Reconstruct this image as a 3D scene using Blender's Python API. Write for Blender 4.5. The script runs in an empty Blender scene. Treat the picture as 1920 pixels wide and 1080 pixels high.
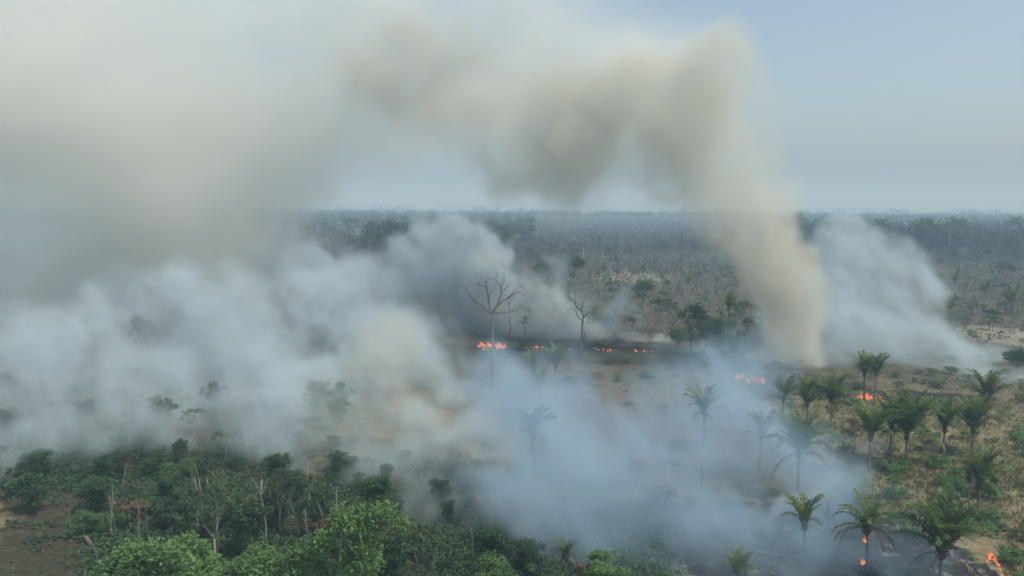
import bpy, bmesh, math, random
import numpy as np
from mathutils import Vector, Matrix, Euler

random.seed(11)
rng = np.random.default_rng(11)
SC = bpy.context.scene
COL = SC.collection
R = math.radians

# ------------------------------------------------------------------ camera
CAM_H = 43.0
FOCAL = 1536.0                       # focal length in photograph pixels (1920 wide)
cam = bpy.data.objects.new('camera', bpy.data.cameras.new('camera'))
COL.objects.link(cam)
SC.camera = cam
cam.data.sensor_width = 36.0
cam.data.lens = 36.0 * FOCAL / 1920.0
cam.data.clip_end = 40000.0
cam.location = (0, 0, CAM_H)
cam.rotation_euler = (Matrix.Rotation(R(90 - 5.8), 3, 'X') @ Matrix.Rotation(R(0.3), 3, 'Z')).to_euler()
CM = cam.rotation_euler.to_matrix()

# ------------------------------------------------------------------ sky, sun, exposure
SUN_EL, SUN_AZ = 60.0, 115.0          # azimuth clockwise from +Y: from the right, a little behind the camera
world = bpy.data.worlds.new('World')
SC.world = world
world.use_nodes = True
wn = world.node_tree
sky = wn.nodes.new('ShaderNodeTexSky')
sky.sky_type = 'NISHITA'
sky.sun_disc = False
sky.sun_elevation = R(SUN_EL)
sky.sun_rotation = R(SUN_AZ)
sky.altitude = 100.0
sky.air_density = 0.85
sky.dust_density = 4.0
sky.ozone_density = 0.0
air = wn.nodes.new('ShaderNodeMix')
air.data_type = 'RGBA'; air.blend_type = 'MULTIPLY'
air.inputs['Factor'].default_value = 1.0
air.inputs[7].default_value = (1.03, 1.075, 1.0, 1.0)      # smoky tropical air is a little greener than the clean sky model
wn.links.new(sky.outputs[0], air.inputs[6])
wn.links.new(air.outputs[2], wn.nodes['Background'].inputs[0])
wn.nodes['Background'].inputs[1].default_value = 0.142
sun = bpy.data.objects.new('sun', bpy.data.lights.new('sun', 'SUN'))
COL.objects.link(sun)
sun.data.energy = 2.35
sun.data.angle = R(0.6)
sun.data.color = (1.0, 0.97, 0.88)
sdir = Vector((math.sin(R(SUN_AZ)) * math.cos(R(SUN_EL)), math.cos(R(SUN_AZ)) * math.cos(R(SUN_EL)), math.sin(R(SUN_EL))))
sun.rotation_euler = sdir.to_track_quat('Z', 'Y').to_euler()
sun.location = sdir * 300
SC.view_settings.view_transform = 'Standard'
SC.view_settings.look = 'None'
SC.view_settings.gamma = 1.0
SC.view_settings.use_curve_mapping = False
SC.view_settings.exposure = 0.3
cy = SC.cycles
cy.use_denoising = True
cy.max_bounces = 7
cy.diffuse_bounces = 2
cy.glossy_bounces = 1
cy.transmission_bounces = 2
cy.transparent_max_bounces = 8
cy.volume_bounces = 3
cy.volume_step_rate = 2.0
cy.volume_max_steps = 512
cy.sample_clamp_indirect = 4.0
cy.caustics_reflective = False
cy.caustics_refractive = False


# ------------------------------------------------------------------ picture helpers
def hgt(x, y):
    f = np.clip(1.0 - (np.asarray(y, dtype=float) - 250.0) / 400.0, 0.15, 1.0)
    return f * (0.45 * np.sin(x * .061 + 1.0) * np.cos(y * .047) + 0.25 * np.sin(x * .17 + y * .13) + 0.12 * np.sin(x * .41 - y * .36))


def ray(px, py):
    d = CM @ Vector(((px - 960.0) / FOCAL, (540.0 - py) / FOCAL, -1.0))
    return d


def G(px, py):
    """The point of the ground seen at a photograph pixel."""
    d = ray(px, py)
    t = -CAM_H / d.z
    for _ in range(4):
        z = float(hgt(d.x * t, d.y * t))
        t = (z - CAM_H) / d.z
    return Vector((d.x * t, d.y * t, CAM_H + d.z * t))


def P(px, py, Y):
    """The point on a photograph pixel's line of sight at distance Y."""
    d = ray(px, py)
    t = Y / d.y
    return Vector((d.x * t, Y, CAM_H + d.z * t))


def ground_pt(x, y):
    return Vector((x, y, float(hgt(x, y))))


# ------------------------------------------------------------------ object helpers
def tag(o, label=None, cat=None, group=None, kind=None):
    if label: o['label'] = label
    if cat: o['category'] = cat
    if group: o['group'] = group
    if kind: o['kind'] = kind
    return o


def empty(name, loc, label, cat, group=None, rz=0.0):
    o = bpy.data.objects.new(name, None)
    COL.objects.link(o)
    o.empty_display_size = 0.2
    o.location = loc
    o.rotation_euler = (0, 0, rz)
    return tag(o, label, cat, group)


def link(name, me, parent=None, loc=(0, 0, 0), rot=(0, 0, 0), scale=(1, 1, 1)):
    o = bpy.data.objects.new(name, me)
    COL.objects.link(o)
    o.parent = parent
    o.location = loc
    o.rotation_euler = rot
    o.scale = scale
    return o


def mesh(name, V, F, mat, attrs=None, smooth=False):
    """V (n,3); F list/array of quads or triangles (array of one width) or a list of such arrays."""
    me = bpy.data.meshes.new(name)
    V = np.asarray(V, dtype=np.float32).reshape(-1, 3)
    Fs = F if isinstance(F, list) else [F]
    Fs = [np.asarray(f, dtype=np.int32) for f in Fs if len(f)]
    me.vertices.add(len(V))
    me.vertices.foreach_set('co', V.ravel())
    nl = sum(f.size for f in Fs)
    npoly = sum(len(f) for f in Fs)
    me.loops.add(nl)
    me.loops.foreach_set('vertex_index', np.concatenate([f.ravel() for f in Fs]))
    me.polygons.add(npoly)
    tot = np.concatenate([np.full(len(f), f.shape[1], dtype=np.int32) for f in Fs])
    start = np.concatenate([[0], np.cumsum(tot)[:-1]]).astype(np.int32)
    me.polygons.foreach_set('loop_start', start)
    if smooth:
        me.polygons.foreach_set('use_smooth', np.ones(npoly, dtype=bool))
    for k, a in (attrs or {}).items():
        at = me.attributes.new(k, 'FLOAT', 'POINT')
        at.data.foreach_set('value', np.asarray(a, dtype=np.float32).ravel())
    me.update(calc_edges=True)
    me.validate()
    me.materials.append(mat)
    return me


class Geo:
    """Collects tubes, quads and leaf cards for one mesh."""
    def __init__(s):
        s.v, s.q, s.t, s.a, s.n = [], [], [], [], 0

    def add(s, V, Q=None, T=None, tint=0.5):
        V = np.asarray(V, dtype=np.float32).reshape(-1, 3)
        s.v.append(V)
        s.a.append(np.broadcast_to(np.asarray(tint, dtype=np.float32), (len(V),)).copy())
        if Q is not None and len(Q): s.q.append(np.asarray(Q, dtype=np.int32) + s.n)
        if T is not None and len(T): s.t.append(np.asarray(T, dtype=np.int32) + s.n)
        s.n += len(V)

    def tube(s, pts, rad, sides=5, tint=0.5, cap=True):
        pts = np.asarray(pts, dtype=float)
        n = len(pts)
        tang = np.gradient(pts, axis=0)
        tang /= np.linalg.norm(tang, axis=1)[:, None] + 1e-9
        ref = np.array([0.0, 1.0, 0.0]) if abs(tang[0][1]) < .8 else np.array([1.0, 0, 0])
        V = []
        for i in range(n):
            u = np.cross(tang[i], ref); u /= np.linalg.norm(u) + 1e-9
            w = np.cross(u, tang[i])
            a = np.arange(sides) * 2 * np.pi / sides
            V.append(pts[i] + rad[i] * (np.cos(a)[:, None] * u + np.sin(a)[:, None] * w))
        V = np.concatenate(V)
        Q = [[i * sides + k, i * sides + (k + 1) % sides, (i + 1) * sides + (k + 1) % sides, (i + 1) * sides + k]
             for i in range(n - 1) for k in range(sides)]
        T = []
        if cap:
            V = np.vstack([V, pts[-1] + tang[-1] * rad[-1] * .5])
            T = [[(n - 1) * sides + k, (n - 1) * sides + (k + 1) % sides, n * sides] for k in range(sides)]
        s.add(V, Q, T, tint)

    def cards(s, C, size, aspect, normal_up=0.5, tint=None, gen=None, curl=0.0):
        """Leaf-shaped cards (a kite each) at centres C."""
        g = gen or rng
        n = len(C)
        nr = g.standard_normal((n, 3)); nr /= np.linalg.norm(nr, axis=1)[:, None]
        nr[:, 2] = np.abs(nr[:, 2]) + normal_up
        nr /= np.linalg.norm(nr, axis=1)[:, None]
        d = g.standard_normal((n, 3)); d -= (d * nr).sum(1)[:, None] * nr
        d /= np.linalg.norm(d, axis=1)[:, None] + 1e-9
        e = np.cross(nr, d)
        L = (np.asarray(size) * (0.6 + 0.8 * g.random(n)))[:, None]
        W = L * aspect
        V = np.stack([C - d * L * .5, C + e * W * .5 - nr * L * .08, C + d * L * .5 - nr * L * .18, C - e * W * .5 - nr * L * .08], axis=1)
        Q = np.arange(n * 4).reshape(n, 4)
        t = 0.5 if tint is None else np.repeat(np.asarray(tint), 4)
        s.add(V.reshape(-1, 3), Q, None, t)

    def build(s, name, mat, smooth=False):
        V = np.concatenate(s.v); A = np.concatenate(s.a)
        F = []
        if s.q: F.append(np.concatenate(s.q))
        if s.t: F.append(np.concatenate(s.t))
        return mesh(name, V, F, mat, {'tint': A}, smooth)


# ------------------------------------------------------------------ materials
def new_mat(name):
    m = bpy.data.materials.new(name)
    m.use_nodes = True
    nt = m.node_tree
    nt.nodes.clear()
    out = nt.nodes.new('ShaderNodeOutputMaterial')
    return m, nt, out


def node(nt, t, **kw):
    n = nt.nodes.new(t)
    for k, v in kw.items():
        setattr(n, k, v)
    return n


def mixc(nt, fac, a, b):
    n = nt.nodes.new('ShaderNodeMix'); n.data_type = 'RGBA'
    for sock, v in ((n.inputs['Factor'], fac), (n.inputs[6], a), (n.inputs[7], b)):
        if isinstance(v, bpy.types.NodeSocket): nt.links.new(v, sock)
        elif isinstance(v, (tuple, list)): sock.default_value = (*v, 1.0)
        else: sock.default_value = v
    return n.outputs[2]


def math_n(nt, op, a, b=0.0, clamp=False):
    n = nt.nodes.new('ShaderNodeMath'); n.operation = op; n.use_clamp = clamp
    for sock, v in ((n.inputs[0], a), (n.inputs[1], b)):
        if isinstance(v, bpy.types.NodeSocket): nt.links.new(v, sock)
        else: sock.default_value = v
    return n.outputs[0]


def smooth_n(nt, v, lo, hi):
    n = nt.nodes.new('ShaderNodeMapRange'); n.interpolation_type = 'SMOOTHSTEP'
    nt.links.new(v, n.inputs['Value'])
    n.inputs['From Min'].default_value = lo; n.inputs['From Max'].default_value = hi
    return n.outputs['Result']


def noise_n(nt, vec, scale, detail=4.0, rough=0.55):
    n = nt.nodes.new('ShaderNodeTexNoise')
    n.inputs['Scale'].default_value = scale; n.inputs['Detail'].default_value = detail; n.inputs['Roughness'].default_value = rough
    if vec is not None: nt.links.new(vec, n.inputs['Vector'])
    return n.outputs[0]


def leaf_mat(name, dark, light, trans=0.3, rough=0.6):
    """Foliage: every leaf clump has its own hue between two leaf colours, every plant a little shift."""
    m, nt, out = new_mat(name)
    at = node(nt, 'ShaderNodeAttribute', attribute_name='tint')
    oi = node(nt, 'ShaderNodeObjectInfo')
    f = math_n(nt, 'ADD', at.outputs['Fac'], math_n(nt, 'MULTIPLY', math_n(nt, 'SUBTRACT', oi.outputs['Random'], 0.5), 0.45), True)
    c = mixc(nt, f, dark, light)
    d = node(nt, 'ShaderNodeBsdfPrincipled')
    d.inputs['Roughness'].default_value = rough
    d.inputs['Specular IOR Level'].default_value = 0.25
    nt.links.new(c, d.inputs['Base Color'])
    t = node(nt, 'ShaderNodeBsdfTranslucent')
    nt.links.new(mixc(nt, 0.35, c, (light[0] * 1.3, light[1] * 1.3, light[2] * .6)), t.inputs['Color'])
    mx = node(nt, 'ShaderNodeMixShader')
    mx.inputs[0].default_value = trans
    nt.links.new(d.outputs[0], mx.inputs[1]); nt.links.new(t.outputs[0], mx.inputs[2])
    nt.links.new(mx.outputs[0], out.inputs['Surface'])
    return m


def bark_mat(name, a, b, scale=3.0, stretch=0.25):
    m, nt, out = new_mat(name)
    tc = node(nt, 'ShaderNodeTexCoord')
    mp = node(nt, 'ShaderNodeMapping')
    mp.inputs['Scale'].default_value = (1, 1, stretch)
    nt.links.new(tc.outputs['Object'], mp.inputs['Vector'])
    f = smooth_n(nt, noise_n(nt, mp.outputs[0], scale, 5.0, 0.65), 0.3, 0.7)
    d = node(nt, 'ShaderNodeBsdfPrincipled')
    d.inputs['Roughness'].default_value = 0.85
    nt.links.new(mixc(nt, f, a, b), d.inputs['Base Color'])
    bp = node(nt, 'ShaderNodeBump'); bp.inputs['Strength'].default_value = 0.5; bp.inputs['Distance'].default_value = 0.05
    nt.links.new(f, bp.inputs['Height']); nt.links.new(bp.outputs[0], d.inputs['Normal'])
    nt.links.new(d.outputs[0], out.inputs['Surface'])
    return m


M = {}
M['leaf'] = leaf_mat('leaf_lush', (.030, .074, .026), (.128, .235, .070))
M['leaf_dark'] = leaf_mat('leaf_dark', (.022, .050, .022), (.066, .126, .048))
M['leaf_olive'] = leaf_mat('leaf_olive', (.036, .060, .030), (.085, .120, .055))
M['leaf_far'] = leaf_mat('leaf_far', (.024, .036, .024), (.036, .052, .032), .45)
M['leaf_dry'] = leaf_mat('leaf_dry', (.045, .044, .036), (.090, .080, .062), 0.15)
M['frond'] = leaf_mat('frond_green', (.042, .074, .028), (.140, .190, .062), 0.3)
M['frond_dry'] = leaf_mat('frond_dry', (.10, .075, .045), (.22, .17, .10), 0.2)
M['frond_scorched'] = leaf_mat('frond_scorched', (.035, .040, .022), (.085, .080, .045), 0.2)
M['bark'] = bark_mat('bark_grey', (.085, .070, .055), (.19, .165, .135))
M['bark_dark'] = bark_mat('bark_dark', (.035, .030, .025), (.085, .070, .055))
M['bark_pale'] = bark_mat('bark_pale', (.15, .14, .12), (.31, .29, .25))
M['dead_wood'] = bark_mat('dead_wood', (.085, .074, .063), (.18, .16, .135))
M['palm_bark'] = bark_mat('palm_bark', (.075, .065, .055), (.17, .15, .125), 6.0, 3.0)
M['boot'] = bark_mat('palm_boot', (.030, .022, .016), (.095, .070, .045), 5.0, 1.0)
M['weed'] = leaf_mat('leaf_weed', (.085, .082, .052), (.150, .135, .085), 0.3)
M['grass'] = leaf_mat('grass_blades', (.14, .115, .055), (.10, .13, .05), 0.2)


def smoke_mat(name, color, absorb, density=1.0, aniso=0.0):
    m, nt, out = new_mat(name)
    p = node(nt, 'ShaderNodeVolumePrincipled')
    p.inputs['Color'].default_value = (*color, 1)
    p.inputs['Absorption Color'].default_value = (*absorb, 1)
    p.inputs['Density'].default_value = density
    p.inputs['Anisotropy'].default_value = aniso
    nt.links.new(p.outputs[0], out.inputs['Volume'])
    return m


def smooth01(x, lo, hi):
    t = np.clip((x - lo) / (hi - lo), 0, 1)
    return t * t * (3 - 2 * t)


# ------------------------------------------------------------------ ground
def ell(x, y, c, rx, ry, ang=0.0):
    dx, dy = x - c[0], y - c[1]
    ca, sa = math.cos(ang), math.sin(ang)
    u, v = (dx * ca + dy * sa) / rx, (-dx * sa + dy * ca) / ry
    return np.clip(1.3 - np.sqrt(u * u + v * v), 0, 1)


def mask_px(x, y, items):
    m = np.zeros_like(x)
    for (px, py, wx, hy, s) in items:
        c = G(px, py)
        a, b = G(px, py - hy), G(px, py + hy)
        rx = wx / FOCAL * c.y
        ry = abs(a.y - b.y) * .5
        m = np.maximum(m, s * ell(x, y, (c.x, c.y), rx, ry))
    return m


def build_ground():
    ny, nx = 330, 260
    ys = np.concatenate([np.linspace(-60, 60, 12, endpoint=False), np.geomspace(60, 22000, ny - 12)])
    u = np.linspace(-1, 1, nx)
    X = np.outer(np.maximum(np.abs(ys), 60) * 0.95 + 40, u)
    Y = np.repeat(ys[:, None], nx, 1)
    Z = hgt(X, Y)
    x, y = X.ravel(), Y.ravel()
    burn = mask_px(x, y, [(1480, 1010, 330, 85, 1), (1700, 1065, 150, 50, 1), (1220, 985, 160, 60, .9), (1850, 1075, 25, 30, 1),
                          (1090, 651, 160, 8, .62), (990, 651, 90, 7, .6), (1500, 720, 130, 22, .8), (1740, 745, 130, 14, .9),
                          (1390, 730, 60, 22, .8), (1000, 980, 120, 50, .8)])
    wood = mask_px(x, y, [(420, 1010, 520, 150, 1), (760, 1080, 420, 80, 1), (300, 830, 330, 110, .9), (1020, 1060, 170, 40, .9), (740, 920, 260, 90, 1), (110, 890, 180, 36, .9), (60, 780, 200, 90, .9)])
    soil = mask_px(x, y, [(40, 1040, 140, 110, 1), (50, 970, 60, 30, .7), (1110, 800, 330, 120, .75), (1000, 700, 190, 50, .8), (1640, 850, 90, 50, .5),
                          (1420, 830, 130, 70, .6)])
    pale = mask_px(x, y, [(1890, 628, 90, 22, 1), (1180, 520, 100, 16, .55)])
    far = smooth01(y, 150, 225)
    V = np.stack([x, y, Z.ravel()], 1)
    i = np.arange((ny - 1) * (nx - 1)); r, c = i // (nx - 1), i % (nx - 1)
    Q = np.stack([r * nx + c, r * nx + c + 1, (r + 1) * nx + c + 1, (r + 1) * nx + c], 1)
    m, nt, out = new_mat('ground')
    tc = node(nt, 'ShaderNodeTexCoord'); ob = tc.outputs['Object']
    n1 = noise_n(nt, ob, 0.035, 5, .6); n2 = noise_n(nt, ob, 0.22, 6, .65); n3 = noise_n(nt, ob, 1.4, 4, .65)
    A = lambda k: node(nt, 'ShaderNodeAttribute', attribute_name=k).outputs['Fac']
    straw = mixc(nt, smooth_n(nt, n2, .35, .68), (.205, .165, .104), (.130, .102, .062))
    straw = mixc(nt, smooth_n(nt, n3, .42, .75), straw, (.26, .215, .14))
    green = mixc(nt, smooth_n(nt, n3, .35, .65), (.085, .092, .040), (.125, .122, .058))
    c = mixc(nt, smooth_n(nt, math_n(nt, 'ADD', math_n(nt, 'MULTIPLY', n1, .6), math_n(nt, 'MULTIPLY', n2, .4)), .40, .57), straw, green)
    wob = math_n(nt, 'ADD', math_n(nt, 'MULTIPLY', math_n(nt, 'SUBTRACT', n2, .5), 1.1), math_n(nt, 'MULTIPLY', math_n(nt, 'SUBTRACT', n3, .5), .5))

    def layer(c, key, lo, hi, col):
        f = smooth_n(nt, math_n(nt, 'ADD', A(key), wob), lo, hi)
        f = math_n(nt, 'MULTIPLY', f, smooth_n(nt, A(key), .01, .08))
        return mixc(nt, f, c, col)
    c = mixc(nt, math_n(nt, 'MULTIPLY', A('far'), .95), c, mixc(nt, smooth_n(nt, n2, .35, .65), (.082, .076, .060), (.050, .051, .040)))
    c = layer(c, 'soil', .25, .6, mixc(nt, smooth_n(nt, n3, .3, .7), (.090, .072, .054), (.145, .117, .088)))
    c = layer(c, 'pale', .25, .55, mixc(nt, n2, (.18, .165, .13), (.24, .22, .17)))
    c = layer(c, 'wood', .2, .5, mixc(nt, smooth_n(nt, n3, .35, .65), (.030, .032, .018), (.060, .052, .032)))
    ash = mixc(nt, smooth_n(nt, noise_n(nt, ob, .55, 6, .7), .56, .68), mixc(nt, smooth_n(nt, n3, .45, .8), (.018, .017, .016), (.060, .057, .054)), (.20, .195, .19))
    c = layer(c, 'burn', .30, .40, ash)
    d = node(nt, 'ShaderNodeBsdfPrincipled'); d.inputs['Roughness'].default_value = .95; d.inputs['Specular IOR Level'].default_value = .1
    nt.links.new(c, d.inputs['Base Color'])
    bp = node(nt, 'ShaderNodeBump'); bp.inputs['Strength'].default_value = .7; bp.inputs['Distance'].default_value = .35
    nt.links.new(n3, bp.inputs['Height']); nt.links.new(bp.outputs[0], d.inputs['Normal'])
    nt.links.new(d.outputs[0], out.inputs['Surface'])
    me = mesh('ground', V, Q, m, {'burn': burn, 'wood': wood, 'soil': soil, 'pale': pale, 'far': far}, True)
    tag(link('ground', me), 'dry grass pasture, soil and burnt ground under the smoke', kind='structure')


build_ground()


# ------------------------------------------------------------------ plants: generators
def frond_mesh(name, a0, a1, mat, seed, droop=0.35, pairs=30, width=.20, sweep=0.0):
    """One feather leaf of unit length growing from the origin: angle from the vertical runs from a0 to a1 (degrees)."""
    g = np.random.default_rng(seed)
    n = 10
    t = np.linspace(0, 1, n)
    ang = np.radians(a0 + (a1 - a0) * t ** 1.5)
    pts = np.zeros((n, 3))
    for i in range(1, n):
        am = (ang[i] + ang[i - 1]) / 2
        pts[i] = pts[i - 1] + np.array([math.sin(am), 0, math.cos(am)]) / (n - 1)
    pts[:, 1] += sweep * t ** 2
    geo = Geo()
    geo.tube(pts, .012 * (1 - .85 * t), 3, .9)
    tt = np.repeat(np.linspace(.16, .985, pairs), 2)
    side = np.tile([1.0, -1.0], pairs)
    B = np.stack([np.interp(tt, t, pts[:, k]) for k in range(3)], 1)
    tg = np.stack([np.interp(tt, t, np.gradient(pts[:, k], t)) for k in range(3)], 1)
    tg /= np.linalg.norm(tg, axis=1)[:, None]
    lat = np.zeros_like(B); lat[:, 1] = side
    up = np.cross(tg, np.array([0, 1.0, 0])) * -1
    up = np.where(up[:, 2:3] < 0, -up, up)
    L = width * np.sin(np.pi * np.clip(tt * .86 + .10, 0, 1)) ** .6 * (.8 + .4 * g.random(len(tt)))
    fwd = .45 + .55 * tt + .15 * g.standard_normal(len(tt))
    lift = .35 + .25 * g.standard_normal(len(tt))
    d = lat * .8 + tg * fwd[:, None] + up * lift[:, None]
    d /= np.linalg.norm(d, axis=1)[:, None]
    tip = B + d * L[:, None]
    tip[:, 2] -= L * droop * (.6 + .8 * g.random(len(tt)))
    mid = B + d * L[:, None] * .55
    wv = tg * .014
    V = np.stack([B - wv, mid - wv * .9, tip, mid + wv * .9, B + wv], 1)
    k = np.arange(len(tt)) * 5
    Q = np.concatenate([np.stack([k, k + 1, k + 3, k + 4], 1)])
    T = np.stack([k + 1, k + 2, k + 3], 1)
    tint = np.repeat(np.clip(.25 + .45 * g.random(len(tt)) + .15 * tt, 0, 1), 5)
    geo.add(V.reshape(-1, 3), Q, T, tint)
    return geo.build(name, mat)


FR = {
    'erect': [frond_mesh('frond_erect', 5 + 4 * k, 42 + 14 * k, M['frond'], 20 + k, .25, sweep=.06 * (k - 1)) for k in range(4)],
    'arch': [frond_mesh('frond_arching', 18 + 6 * k, 92 + 14 * k, M['frond'], 30 + k, .4, sweep=.08 * (k - 1)) for k in range(3)],
    'low': [frond_mesh('frond_low', 48 + 8 * k, 132 + 10 * k, M['frond'], 40 + k, .5, sweep=.1 * (k - 1)) for k in range(3)],
    'dry': [frond_mesh('frond_dry', 95 + 15 * k, 165 + 5 * k, M['frond_dry'], 50 + k, .5, 16, .11) for k in range(2)],
    'scorch': [frond_mesh('frond_scorched', 40 + 35 * k, 150 + 10 * k, M['frond_scorched'], 60 + k, .6, 18, .13) for k in range(2)],
}


def lathe(profile, sides=7, seed=0, rough=.0, lean=(0, 0)):
    g = Geo()
    pts = [(lean[0] * max(0, z / profile[-1][1]) ** 1.5, lean[1] * max(0, z / profile[-1][1]) ** 1.5, z) for r, z in profile]
    gg = np.random.default_rng(seed)
    g.tube(pts, [r * (1 + rough * gg.standard_normal()) for r, z in profile], sides)
    return g


def boot_mesh(seed):
    """Sheaf of old leaf bases under the crown, unit size."""
    g = Geo()
    gg = np.random.default_rng(seed)
    g.tube([(0, 0, -.55), (0, 0, -.3), (0, 0, 0), (0, 0, .35), (0, 0, .6)], [.10, .24, .30, .22, .08], 7)
    for i in range(16):
        a = i * 2.4
        h = -.45 + .9 * i / 16
        b = np.array([math.cos(a) * .2, math.sin(a) * .2, h])
        e = b + np.array([math.cos(a) * (.25 + .2 * gg.random()), math.sin(a) * (.25 + .2 * gg.random()), .45 + .3 * gg.random()])
        g.tube([b, (b + e) / 2 + np.array([math.cos(a), math.sin(a), 0]) * .05, e], [.07, .05, .02], 4)
    return g.build('leaf_bases', M['boot'])


BOOTS = [boot_mesh(1), boot_mesh(2)]
PALM_N = [0]


def palm(base, hub, top, label, style='green', n=16, lean=0.0, wide=1.0, boot=1.0, group='palms scattered over the pasture', by=None):
    """base, hub, top: photograph pixels of the trunk foot (x, y), the crown's hub (y) and the tips of its highest leaves (y)."""
    PALM_N[0] += 1
    n = round(n * 1.45)
    rd = random.Random(100 + PALM_N[0])
    g = G(*base)
    sc = g.y / FOCAL
    th = max(.6, (base[1] - hub) * sc)
    L = (hub - top) * sc * 1.12
    t = empty('palm', g, label, 'palm', group, 0)
    t.rotation_euler = (rd.uniform(-.05, .05), rd.uniform(-.06, .06), 0)
    lx = lean * sc
    r0 = min(.24, max(.13, .02 * th + .08))
    prof = [(r0 * 1.5, -.3), (r0 * 1.15, .5 if th > 1 else .2), (r0, th * .35 + .3), (r0 * .9, th * .7 + .1), (r0 * .95, th)]
    prof = sorted(prof, key=lambda q: q[1])
    link('trunk', lathe(prof, 7, PALM_N[0], .06, (lx, 0)).build('palm_trunk', M['palm_bark'], True), t)
    hubp = Vector((lx, 0, th))
    link('leaf_bases', BOOTS[PALM_N[0] % 2], t, hubp - Vector((0, 0, .15)), (0, 0, rd.uniform(0, 6)), (boot,) * 3)
    if style == 'green':   kinds = [('erect', .56), ('arch', .28), ('low', .08), ('dry', .08)]
    elif style == 'lush':  kinds = [('erect', .58), ('arch', .32), ('low', .10)]
    elif style == 'vase':  kinds = [('erect', .75), ('arch', .20), ('dry', .05)]
    elif style == 'worn':  kinds = [('erect', .40), ('arch', .25), ('low', .1), ('scorch', .15), ('dry', .10)]
    elif style == 'burnt': kinds = [('erect', .15), ('arch', .25), ('scorch', .45), ('low', .15)]
    seq = []
    for k, f in kinds:
        seq += [k] * max(1, round(f * n))
    for i, k in enumerate(seq):
        az = i * 2.39996 + rd.uniform(-.35, .35)
        s = L * rd.uniform(.82, 1.08) * {'low': .72, 'dry': .8, 'scorch': .9, 'arch': .86}.get(k, 1) * ((1 + (wide - 1) * .5) if k in ('arch', 'low') else 1)
        o = link('frond', rd.choice(FR[k]), t, hubp + Vector((math.cos(az) * .12, math.sin(az) * .12, .1)), (rd.uniform(-.08, .08), rd.uniform(-.08, .10), az), (s, s, s))
        if k == 'dry': o['label'] = 'brown dead frond hanging below the crown'
        if k == 'scorch': o['label'] = 'scorched drooping frond'
    return t


def palm_far_meshes():
    """Palms a few pixels high: trunk and one crown of short leaf cards."""
    out = []
    for k in range(3):
        g = Geo()
        gg = np.random.default_rng(70 + k)
        for i in range(13):
            az = i * 2.4 + gg.random() * .5
            src = FR[['erect', 'arch', 'low'][i % 3]][i % 3 - 1]
            V = np.array([v.co[:] for v in src.vertices])
            s = 4.3 * (.85 + .3 * gg.random())
            c, sn = math.cos(az), math.sin(az)
            V = np.stack([V[:, 0] * c - V[:, 1] * sn, V[:, 0] * sn + V[:, 1] * c, V[:, 2]], 1) * s
            Q = [list(p.vertices) for p in src.polygons if len(p.vertices) == 4]
            T = [list(p.vertices) for p in src.polygons if len(p.vertices) == 3]
            g.add(V, Q, T, .4 + .3 * gg.random())
        out.append(g.build('palm_crown', M['frond']))
    return out


PALM_CROWNS = palm_far_meshes()
PALM_STEM = lathe([(.3, -.4), (.22, .5), (.19, 3), (.18, 6.2)], 6).build('palm_stem', M['palm_bark'], True)


def far_palm(x, y, h, label, group, k=0, s=1.0):
    t = empty('palm', ground_pt(x, y), label, 'palm', group, random.uniform(0, 6))
    link('trunk', PALM_STEM, t, scale=(s, s, h / 6.2))
    link('crown', PALM_CROWNS[k % 3], t, (0, 0, h), scale=(s, s, s))
    return t


def grow(g, gg, p, d, L, r, depth, tips, spread, up, sides):
    n = 4
    pts, rad = [p.copy()], [r]
    for i in range(n):
        d = d + gg.standard_normal(3) * .13 + np.array([0, 0, up * .12])
        d /= np.linalg.norm(d)
        p = p + d * L / n
        pts.append(p.copy()); rad.append(r * (1 - .42 * (i + 1) / n))
    g.tube(pts, rad, sides)
    if depth == 0:
        tips.append(p.copy()); tips.append(pts[-2])
        return
    k = 2 + (gg.random() < .55)
    a0 = gg.random() * 6.28
    for i in range(k):
        a = a0 + i * 6.28 / k + gg.normal() * .3
        u = np.cross(d, [math.cos(a), math.sin(a), .2]); u /= np.linalg.norm(u) + 1e-9
        nd = d + u * spread * (.7 + .6 * gg.random())
        nd /= np.linalg.norm(nd)
        st = pts[-1] if i < 2 else pts[-2]
        grow(g, gg, np.array(st), nd, L * (.66 + .2 * gg.random()), rad[-1] * .78, depth - 1, tips, spread, up, max(3, sides - 1))


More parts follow.
